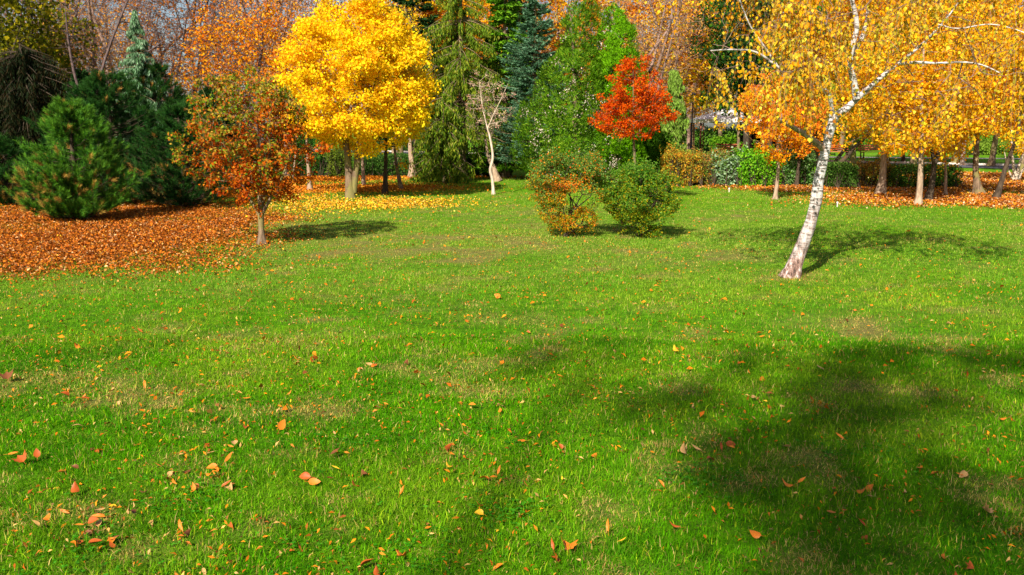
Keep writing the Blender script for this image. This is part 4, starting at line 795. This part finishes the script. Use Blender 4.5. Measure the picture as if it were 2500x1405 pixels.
M_blue = flat_mat('blue_grey_paint', (0.02, 0.035, 0.09), .45, .2, 20, .2); M_wht = flat_mat('white_plastic', (0.8, 0.78, 0.74), .5, 0, 20, .05); M_conc = flat_mat('concrete', (0.6, 0.52, 0.46), .9, 0, 9, .15); M_brass = flat_mat('brass', (.4, .3, .15), .4, .7, 20, .1)
def box(mb, c, s, rz=0):
    v = np.array([[x, y, z] for x in (-.5, .5) for y in (-.5, .5) for z in (-.5, .5)]) * s; ca, sa = math.cos(rz), math.sin(rz); v = np.c_[v[:, 0] * ca - v[:, 1] * sa, v[:, 0] * sa + v[:, 1] * ca, v[:, 2]] + c
    mb.add(v, [[0, 1, 3, 2], [4, 6, 7, 5], [0, 4, 5, 1], [2, 3, 7, 6], [0, 2, 6, 4], [1, 5, 7, 3]])
def pavilion():
    b = at(1775, 55); root = thing('pavilion', 'open garden pavilion with white canvas roof on rusty posts', 'pavilion', b); w = 2.0; h = 2.25
    m = MB(); box(m, np.array([0, 0, .06]), (2 * w + .5, 3.4, .12)); m.obj('floor_slab', M_conc, root)
    for sx in (-1, 1):
        for sy in (-1, 1):
            m = MB(); box(m, np.array([sx * w, sy * 1.45, .12 + h / 2]), (.09, .09, h)); box(m, np.array([sx * w + .16, sy * 1.45, .12 + h / 2]), (.05, .05, h)); m.obj('post', M_rust, root)
    m = MB(); zt = .12 + h
    for a, c, s in (((0, -1.45, zt + .05), 0, (2 * w + .1, .06, .1)), ((0, 1.45, zt + .05), 0, (2 * w + .1, .06, .1)), ((-w, 0, zt + .051), 0, (.06, 2.84, .098)), ((w, 0, zt + .051), 0, (.06, 2.84, .098))): box(m, np.array(a), s)
    m.obj('roof_frame', M_rust, root)
    m = MB(); n = 24; u = np.linspace(-1, 1, n); X, Yy = np.meshgrid(u, u); r = np.maximum(np.abs(X), np.abs(Yy)); Z = zt + .12 + .75 * (1 - r) ** 1.25 + .03 * np.sin(X * 9) * r; V = np.c_[X.ravel() * (w + .25), Yy.ravel() * 1.7, Z.ravel()]
    i = np.arange(n * n).reshape(n, n); f = np.stack([i[:-1, :-1].ravel(), i[:-1, 1:].ravel(), i[1:, 1:].ravel(), i[1:, :-1].ravel()], 1); m.add(V, f)
    V2 = V.copy(); V2[:, 2] -= .03; m.add(V2, f[:, ::-1])
    e = np.concatenate([i[0], i[1:, -1], i[-1, ::-1][1:], i[::-1, 0][1:]]); E1 = V[e].copy(); E0 = E1.copy(); E0[:, 2] -= .20; k = np.arange(len(e) - 1); m.add(np.concatenate([E1, E0]), np.stack([k, k + 1, k + 1 + len(e), k + len(e)], 1)); m.obj('roof', M_roof, root, True)
    # railing
    fr = thing('railing', 'low black iron railing in front of the pavilion', 'railing', at(1775, 52.8)); m = MB(); L = 4.6
    for z in (.12, .95): box(m, np.array([0, 0, z]), (L, .03, .03))
    m.obj('rail', M_black, fr); m = MB()
    for k in range(33): box(m, np.array([-L / 2 + .07 + k * (L - .14) / 32, 0, .535]), (.016, .016, .80))
    m.obj('bars', M_black, fr); m = MB()
    for x in (-L / 2, L / 2): box(m, np.array([x, 0, .55]), (.05, .05, 1.1))
    m.obj('posts', M_black, fr)
def bench(b, rz, label, wd=1.8):
    root = thing('park_bench', label, 'bench', b, 'benches beyond the hedge'); root.rotation_euler = (0, 0, rz); m = MB()
    for k in range(4): box(m, np.array([0, -.2 + k * .115, .45]), (wd, .095, .035))
    m.obj('seat', M_plank, root); m = MB()
    for k in range(3): box(m, np.array([0, .27 + k * .02, .58 + k * .13]), (wd, .03, .10))
    m.obj('backrest', M_plank, root)
    for sx in (-1, 1):
        m = MB(); box(m, np.array([sx * wd * .4, -.18, .215]), (.06, .06, .43)); box(m, np.array([sx * wd * .4, .22, .215]), (.06, .06, .43)); box(m, np.array([sx * wd * .4, .31, .65]), (.05, .03, .46)); box(m, np.array([sx * wd * .4, .01, .415]), (.045, .34, .03)); m.obj('leg', M_black, root)
pavilion()
bench(at(1795, 54.2) + np.array([0, 0, .12]), 0, 'red brown bench inside the white roofed pavilion', 2.2)
bench(at(2042, 58), .1, 'red brown bench beside the far path behind the birch'); bench(at(2130, 57.5), .1, 'weathered bench beside the far path right of the leaning trunks')
def lamp():
    b = at(1686, 52); root = thing('street_lamp', 'slim dark blue lamp post left of the pavilion', 'lamp', b); m = MB(); tube(m, [(0, 0, 0), (0, 0, .5), (0, 0, .9), (0, 0, 3.4)], [.09, .08, .05, .035], 12, 0, 0); m.obj('pole', M_blue, root, True)
    m = MB(); tube(m, [(0, 0, 3.4), (0, 0, 3.5), (0, 0, 3.7), (0, 0, 3.82)], [.05, .14, .17, .05], 14, 0, 0); m.obj('lamp_head', M_wht, root, True); m = MB(); tube(m, [(0, 0, 3.82), (0, 0, 3.86), (0, 0, 3.95)], [.20, .18, .02], 14, 0, 0); m.obj('cap', M_blue, root, True)
lamp()
def sprinkler(px, py, label):
    b = G(px, py); b[2] = float(gz(b[:1], b[1:2])[0]); root = thing('sprinkler', label, 'sprinkler', b, 'lawn sprinklers'); m = MB(); tube(m, [(0, 0, -.02), (0, 0, .09)], [.016, .015], 10, 0, 0, step=.1); m.obj('body', M_conc, root, True)
    m = MB(); tube(m, [(0, 0, .09), (0, 0, .10), (0, 0, .12), (0, 0, .13)], [.02, .021, .02, .012], 10, 0, 0, step=.1); m.obj('nozzle', M_wht, root, True)
sprinkler(1780, 470, 'small white sprinkler head on the grass below the silvery bush'); sprinkler(2044, 506, 'small pale sprinkler head on the grass right of the birch trunk')
for k, (p0, p1, Y, dY, yt, cols, lab) in enumerate([(1580, 1900, 76, 2.5, 322, HG, 'long dark hedge beyond the far path at centre'), (1900, 2100, 78, 2.5, 325, MIDG, 'green hedge beyond the far path behind the birch'), (2360, 2560, 66, 2.5, 352, [(0.16, 0.28, 0.02), (0.24, 0.36, 0.04)], 'sunny green shrubbery beyond the far path at right'),
        (-80, 240, 42, 3, 330, DARKG, 'dark undergrowth behind the left pines'), (380, 720, 46, 2.5, 330, DARKG, 'dark undergrowth behind the red and green tree'), (860, 1110, 75, 3, 345, HG, 'far hedge across the road at centre left'), (1740, 1830, 62, 1.4, 345, MIDG, 'rounded green bush behind the pavilion'), (2100, 2600, 82, 3, 322, MIDG, 'far green thicket at the right horizon')]):
    bush('far_hedge', lab, [bx(p0, p1, Y, dY, yt)], 11000, .16, cols, 400 + k, rough=.25)

# ================================================================ fallen leaves
def litter(name, label, B, dens, cols, w, seed, L=.07, thr=.15, ymax=36, lim=None):
    rng = np.random.default_rng(seed); P = []
    for cx, cy, rx, ry, s in B:
        n = int(dens * 4 * rx * ry * 1.6); x = rng.normal(cx, rx * .75, n); y = rng.normal(cy, ry * .75, n); P.append(np.c_[x, y])
    p = np.concatenate(P); k = (p[:, 1] < ymax) & (p[:, 1] > 8); p = p[k]; w_ = (fbm(p, .9, seed + 8) - .5) * 3.2; f = field(B, p[:, 0] + w_ * .6, p[:, 1] + w_, 0.8); g = fbm(p, 1.4, seed)
    p = p[rng.random(len(p)) < np.clip((f - .08) * 1.5 * (.1 + 1.6 * g) * (.3 + 1.4 * noise(p, 5.0, seed + 1)), 0, 1)]
    n = len(p); q = np.c_[p, gz(p[:, 0], p[:, 1]) + rng.uniform(.01, .055, n)]; ax = rdir(rng, n) * np.array([1, 1, .6]); nr = rdir(rng, n) * .9 + np.array([0, 0, 1])
    s = rng.uniform(.5, 1.3, n); mb = MB(); rhomb(mb, q, ax, nr, L * s, L * .62 * s, pal(rng, n, cols, w, .25), .28); o = mb.obj(name, M_litter); tag(o, label, 'fallen leaves', kind='stuff'); print(name, n)
LC = [(0.52, 0.14, 0.006), (0.62, 0.19, 0.008), (0.34, 0.075, 0.006), (0.68, 0.32, 0.08), (0.72, 0.38, 0.02), (0.14, 0.04, 0.01)]
litter('leaf_litter', 'thick carpet of orange brown leaves under the left pines', LIT, 640, [tuple(.82 * q for q in c) for c in LC] + [(.62, .36, .16), (.5, .12, .01)], [5, 3, 5, 1.2, .3, 5, 1.5, 4], 601, .043)
litter('leaf_litter', 'scattered yellow leaves under the yellow maple', YEL, 150, [(0.85, 0.50, 0.02), (0.8, 0.34, 0.01), (0.75, 0.52, 0.12), (0.5, 0.16, 0.01)], [4, 4, 2, 3], 602, .052)
litter('leaf_litter', 'drift of orange leaves round the slim trunks behind the maple', OR2, 320, LC, [5, 6, 2, 1, 1, 1], 603, .07)
litter('leaf_litter', 'orange brown leaves under the row of trees at right', RGT, 330, LC + [(.7, .46, .25)], [4, 4, 4, 2, 2, 4, 2.5], 604, .065, ymax=44)
# thin scatter over the whole lawn and the 300 nearest leaves as things
def scatter():
    rng = np.random.default_rng(610); n = 7500; y = 5.5 + 22 * rng.random(n) ** .8; x = rng.uniform(-1, 1, n) * (0.66 * y + .5); p = np.c_[x, y]; k = rng.random(n) < np.clip(.75 - .045 * (x + 4) - .6 * (fbm(p, .6, 3) - .3), .12, 1); p = p[k]; n = len(p)
    q = np.c_[p, gz(p[:, 0], p[:, 1]) + rng.uniform(.022, .05, n)]; s = rng.uniform(.5, 1.2, n); nar = rng.random(n) < .6
    mb = MB(); rhomb(mb, q, rdir(rng, n) * np.array([1, 1, .5]), rdir(rng, n) * .8 + np.array([0, 0, 1]), .056 * s, np.where(nar, .02, .036) * s, pal(rng, n, LC, [6, 6, 4, 1, .4, 2], .25), .25)
    m = 20000; y = 3.3 + 13 * rng.random(m) ** 1.1; x = rng.uniform(-1, 1, m) * (.64 * y + .3); p = np.c_[x, y]; k = (fbm(p, 1.6, 71) + .25 * rng.random(m) - .03 * x > .54) | (rng.random(m) < .08); p = p[k]; m = len(p); q = np.c_[p, gz(p[:, 0], p[:, 1]) + rng.uniform(.008, .04, m)]; s = rng.uniform(.4, 1.3, m)
    rhomb(mb, q, rdir(rng, m) * np.array([1, 1, .6]), rdir(rng, m) * .8 + np.array([0, 0, 1]), .032 * s, .011 * s, pal(rng, m, LC + [(.5, .30, .10)], [5, 5, 5, .7, .2, 4, 4], .35), .25)
    tag(mb.obj('fallen_leaves', M_litter), 'thin scatter of small fallen leaves over the middle of the lawn', 'fallen leaves', kind='stuff')
scatter()
def clover():
    rng = np.random.default_rng(640); mb = MB()
    for px, py, r in ((950, 1345, .26), (1200, 1085, .16), (820, 1100, .22), (1250, 1250, .12), (2100, 1120, .2), (420, 1215, .18), (1700, 1180, .16), (230, 1370, .2)):
        c = G(px, py); m = 170; p = c + rng.normal(0, 1, (m, 3)) * np.array([r, r * .9, 0]) * 1.0; p = p[fbm(p[:, :2], 6, 3) > .45]; m = len(p); p[:, 2] = gz(p[:, 0], p[:, 1]) + rng.uniform(.01, .035, m)
        for k in range(3):
            a = rng.uniform(0, 6.28, m); rhomb(mb, p, np.c_[np.cos(a), np.sin(a), rng.uniform(-.1, .4, m)], rdir(rng, m) * .4 + np.array([0, 0, 1]), .017, .012, pal(rng, m, [(0.03, 0.20, 0.004), (0.05, 0.28, 0.01), (0.10, 0.34, 0.02)]), .1)
    tag(mb.obj('clover', M_grass), 'low patches of dark bluish green clover among the near grass', 'clover', kind='stuff')
clover()
def outline(kind):
    if kind == 'maple':
        a = [(0, 0), (.10, .06), (.30, -.02), (.33, .14), (.52, .20), (.44, .34), (.60, .55), (.40, .52), (.27, .50), (.22, .66), (.12, .80), (0, 1.0)]
        return [(x * 1.0, y) for x, y in a] + [(-x, y) for x, y in a[-2:0:-1]]
    if kind == 'narrow':
        t = np.linspace(0, 1, 9); w = .13 * np.sin(PI * t ** .85) ** .9; r = [(w[i], t[i]) for i in range(9)]; return r + [(-w[i], t[i]) for i in range(7, 0, -1)]
    t = np.linspace(0, 1, 9); w = .31 * np.sin(PI * t ** .7) ** .8; r = [(w[i], t[i]) for i in range(9)]; return r + [(-w[i], t[i]) for i in range(7, 0, -1)]
def leaf_mesh(kind, size, curl, cup, mat, nm):
    """blade with a midrib: centre line vertices joined to the outline on both sides, then curled and cupped"""
    o = outline(kind); bm = MB(); cy = np.array([.45 if kind == 'maple' else .5]); V = [(x, y, 0) for x, y in o] + [(0, float(cy[0]), 0)]
    n = len(o); V = np.array(V) * size; z = curl * (V[:, 1] - size * .4) ** 2 / size + cup * np.abs(V[:, 0]) ** 1.5 / size ** .5; V[:, 2] = z
    bm.add(V, [[i, (i + 1) % n, n] for i in range(n)]); e = size * .012
    st = np.array([[-e, 0, 0], [e, 0, 0], [e, -size * .35, .25 * size * curl], [-e, -size * .35, .25 * size * curl]]); bm.add(st, [[0, 1, 2, 3]])
    return bm.mesh(nm, mat, False)
def fallen():
    rng = np.random.default_rng(620); mats = {}
    for nm, c in (('orange', (0.70, 0.19, 0.012)), ('rust', (0.42, 0.085, 0.01)), ('tan', (0.58, 0.32, 0.11)), ('yellow', (0.85, 0.46, 0.02)), ('brown', (0.20, 0.065, 0.02))):
        m, n, l = newmat(nm + '_fallen_leaf'); b = n['Principled BSDF']; tc = n.new('ShaderNodeTexCoord'); nz = n.new('ShaderNodeTexNoise'); nz.inputs['Scale'].default_value = 45; nz.inputs['Detail'].default_value = 5; l.new(tc.outputs['Object'], nz.inputs['Vector'])
        r = n.new('ShaderNodeValToRGB'); r.color_ramp.elements[0].position = .32; r.color_ramp.elements[1].position = .62; r.color_ramp.elements[0].color = (*[q * .3 for q in c], 1); r.color_ramp.elements[1].color = (*[min(1, q * 1.12) for q in c], 1); l.new(nz.outputs[0], r.inputs[0])
        l.new(r.outputs[0], b.inputs['Base Color']); b.inputs['Roughness'].default_value = .55; b.inputs['Specular IOR Level'].default_value = .3; mats[nm] = m
    cache = {}
    def put(kind, colr, x, y, size, label, pitch=None, az=None, lift=None, group='fallen leaves on the near grass'):
        v = int(rng.integers(0, 4)); key = (kind, colr, v)
        if key not in cache: cache[key] = leaf_mesh(kind, 1.0, [.5, -.6, .9, .25][v], [.6, .9, -.5, 1.3][v], mats[colr], kind + '_leaf')
        nm = {'maple': 'maple_leaf', 'narrow': 'ash_leaflet', 'ovate': 'fallen_leaf'}[kind]; o = bpy.data.objects.new(nm, cache[key]); C.objects.link(o); z = float(gz(np.array([x]), np.array([y]))[0])
        o.location = (x, y, z + (lift if lift is not None else rng.uniform(.008, .032))); o.scale = (size,) * 3
        o.rotation_euler = (pitch if pitch is not None else rng.normal(0, .45), rng.normal(0, .5), az if az is not None else rng.uniform(0, 6.28)); tag(o, label, 'leaf', group)
    named = [(1385, 1345, 'maple', 'orange', .125, 'large pale orange maple leaf lying at the bottom centre', .15, .2), (985, 1360, 'maple', 'orange', .085, 'folded orange maple leaf near the bottom edge left of centre', .5, 2.6), (1484, 1300, 'narrow', 'orange', .10, 'upright orange leaflet standing in grass right of the large maple leaf', 1.2, .1),
        (1505, 1325, 'narrow', 'yellow', .09, 'long ochre leaflet lying beside the upright orange one', .1, -1.1), (1352, 1345, 'narrow', 'rust', .09, 'dark red leaflet close left of the large maple leaf', 1.1, .1), (1362, 1372, 'maple', 'rust', .07, 'curled rust leaf below the large maple leaf', .6, 1), (880, 1385, 'ovate', 'rust', .11, 'curled rust brown leaf at the bottom edge', .4, -1.3),
        (976, 1208, 'narrow', 'orange', .085, 'upright orange leaflet in the left centre of the near grass', 1.2, 0), (1090, 1105, 'ovate', 'rust', .11, 'folded rust leaf standing above a yellow one', .9, .4), (1105, 1142, 'ovate', 'yellow', .085, 'bright yellow leaf under the folded rust leaf', .2, 1), (1214, 1160, 'narrow', 'orange', .09, 'upright pale orange leaflet on a small leaf heap', 1.2, 0),
        (1195, 1170, 'ovate', 'orange', .10, 'flat orange leaf on the small leaf heap', .2, 1.3), (1183, 1236, 'narrow', 'orange', .09, 'orange leaflet on the lower leaf heap', .3, 1.4), (1180, 1255, 'ovate', 'yellow', .09, 'yellow brown leaf on the lower leaf heap', .1, 1), (682, 1052, 'ovate', 'orange', .13, 'large orange leaf standing left of centre', .9, .2),
        (728, 852, 'ovate', 'orange', .13, 'single orange leaf on the middle left lawn', .6, .6), (1658, 855, 'ovate', 'yellow', .15, 'lemon yellow leaf on the lawn right of centre', .3, .5), (1222, 722, 'ovate', 'orange', .15, 'orange leaf farthest out at the centre of the lawn', .4, .5), (548, 1130, 'narrow', 'orange', .12, 'upright orange leaflet at the left', 1.1, .1),
        (532, 1142, 'ovate', 'orange', .11, 'orange leaf lying beneath the left upright leaflet', .1, 1.5), (395, 1140, 'narrow', 'orange', .10, 'pair leaflet low in the left grass', .3, 1.2), (60, 1128, 'maple', 'rust', .12, 'crumpled rust maple leaf near the left edge', .4, .8), (92, 1118, 'ovate', 'rust', .10, 'folded red brown leaf beside the crumpled maple leaf', .9, .5),
        (446, 1298, 'narrow', 'orange', .11, 'upright orange leaflet in the lower left', 1.1, .2), (455, 1310, 'ovate', 'brown', .08, 'brown leaf at the foot of the lower left leaflet', .2, .2), (1935, 1190, 'ovate', 'orange', .11, 'orange leaf cluster piece in the lower right shade', .4, 1.2), (1945, 1182, 'narrow', 'orange', .10, 'leaflet on top of the lower right leaf cluster', .6, -.9),
        (1622, 1190, 'narrow', 'orange', .09, 'tilted orange leaflet above a flat one right of centre', .8, .5), (1618, 1200, 'narrow', 'orange', .09, 'flat orange leaflet below the tilted one', .1, 1.4), (2415, 1258, 'maple', 'tan', .10, 'pale tan maple leaf near the right edge', .3, .5), (2010, 900, 'ovate', 'tan', .12, 'tan leaf in the shade right of centre', .3, .6),
        (1292, 1192, 'narrow', 'orange', .09, 'orange leaflet tilted left right of the leaf heap', .5, .9), (185, 1205, 'ovate', 'rust', .11, 'rust leaf at the left over the bottom quarter', .6, .5), (20, 925, 'maple', 'brown', .16, 'brown curled leaf at the left frame edge', .5, .5), (355, 945, 'narrow', 'orange', .12, 'upright orange leaflet on the left mid lawn', 1.1, .3),
        (1857, 1312, 'ovate', 'orange', .10, 'orange leaf in the lower right grass', .4, 1.2), (1660, 1290, 'narrow', 'rust', .10, 'rust leaflet left of the lower right orange leaf', .4, 1.3), (2060, 1075, 'narrow', 'orange', .10, 'slanted orange leaflet in the dark right shade', .7, .6)]
    for px, py, kd, cl, sz, lab, pt, az in named:
        g = G(px, py + 12); put(kd, cl, g[0], g[1], sz * .62, lab, pt * .8, az, .028)
    LAB = {('narrow', 'orange'): 'narrow orange ash leaflet fallen in the near grass', ('narrow', 'rust'): 'narrow rust red leaflet fallen in the near grass', ('narrow', 'tan'): 'narrow pale tan leaflet fallen in the near grass', ('narrow', 'brown'): 'narrow dark brown leaflet fallen in the near grass', ('narrow', 'yellow'): 'narrow yellow leaflet fallen in the near grass',
           ('ovate', 'orange'): 'small oval orange leaf fallen in the near grass', ('ovate', 'rust'): 'small oval rust leaf fallen in the near grass', ('ovate', 'tan'): 'small oval tan leaf fallen in the near grass', ('ovate', 'brown'): 'small oval brown leaf fallen in the near grass', ('ovate', 'yellow'): 'small oval yellow leaf fallen in the near grass'}
    k = len(named); seen = set(); hub = [(-1.7 + .9 * rng.normal(), 3.6 + 3.6 * rng.random()) for _ in range(20)] + [(1.2 + .9 * rng.normal(), 3.6 + 2.4 * rng.random()) for _ in range(9)]
    while k < 300:
        y = 3.4 + 5.2 * rng.random(); x = rng.uniform(-1, 1) * (.60 * y + .1)
        if rng.random() < .55:
            q_ = hub[rng.integers(0, len(hub))]; x = q_[0] + rng.normal(0, .10); y = max(3.4, q_[1] + rng.normal(0, .10))
        if rng.random() > np.clip(.62 - .16 * x / y * 3, .12, 1): continue
        kd = 'narrow' if rng.random() < .6 else 'ovate'; cl = ['orange', 'rust', 'tan', 'yellow', 'brown'][rng.choice(5, p=[.38, .28, .17, .03, .14])]
        sz = rng.uniform(.032, .072); pt = rng.normal(0, .45); r_ = x / y
        side = 'far left' if r_ < -.42 else 'left' if r_ < -.25 else 'left of centre' if r_ < -.08 else 'centre' if r_ < .08 else 'right of centre' if r_ < .25 else 'right' if r_ < .42 else 'far right'
        row = 'at the bottom edge' if y < 3.8 else 'just above the bottom edge' if y < 4.3 else 'in the front grass' if y < 4.9 else 'in the near grass' if y < 5.7 else 'low on the middle lawn' if y < 6.8 else 'on the middle lawn'
        lab = ('tiny ' if sz < .043 else 'small ' if sz < .055 else 'larger ') + {'narrow': 'narrow ', 'ovate': 'oval '}[kd] + {'rust': 'rust red', 'brown': 'dark brown', 'tan': 'pale tan'}.get(cl, cl) + ' leaf ' + ('tilted up ' if pt > .5 else 'tipped over ' if pt < -.5 else 'lying flat ') + row + ', ' + side
        if lab in seen: continue
        seen.add(lab)
        put(kd, cl, x, y, sz, lab, pitch=pt, group='small fallen leaves in the near grass'); k += 1
fallen()
print('objects', len(bpy.data.objects), 'polys', sum(len(m.polygons) for m in bpy.data.meshes))
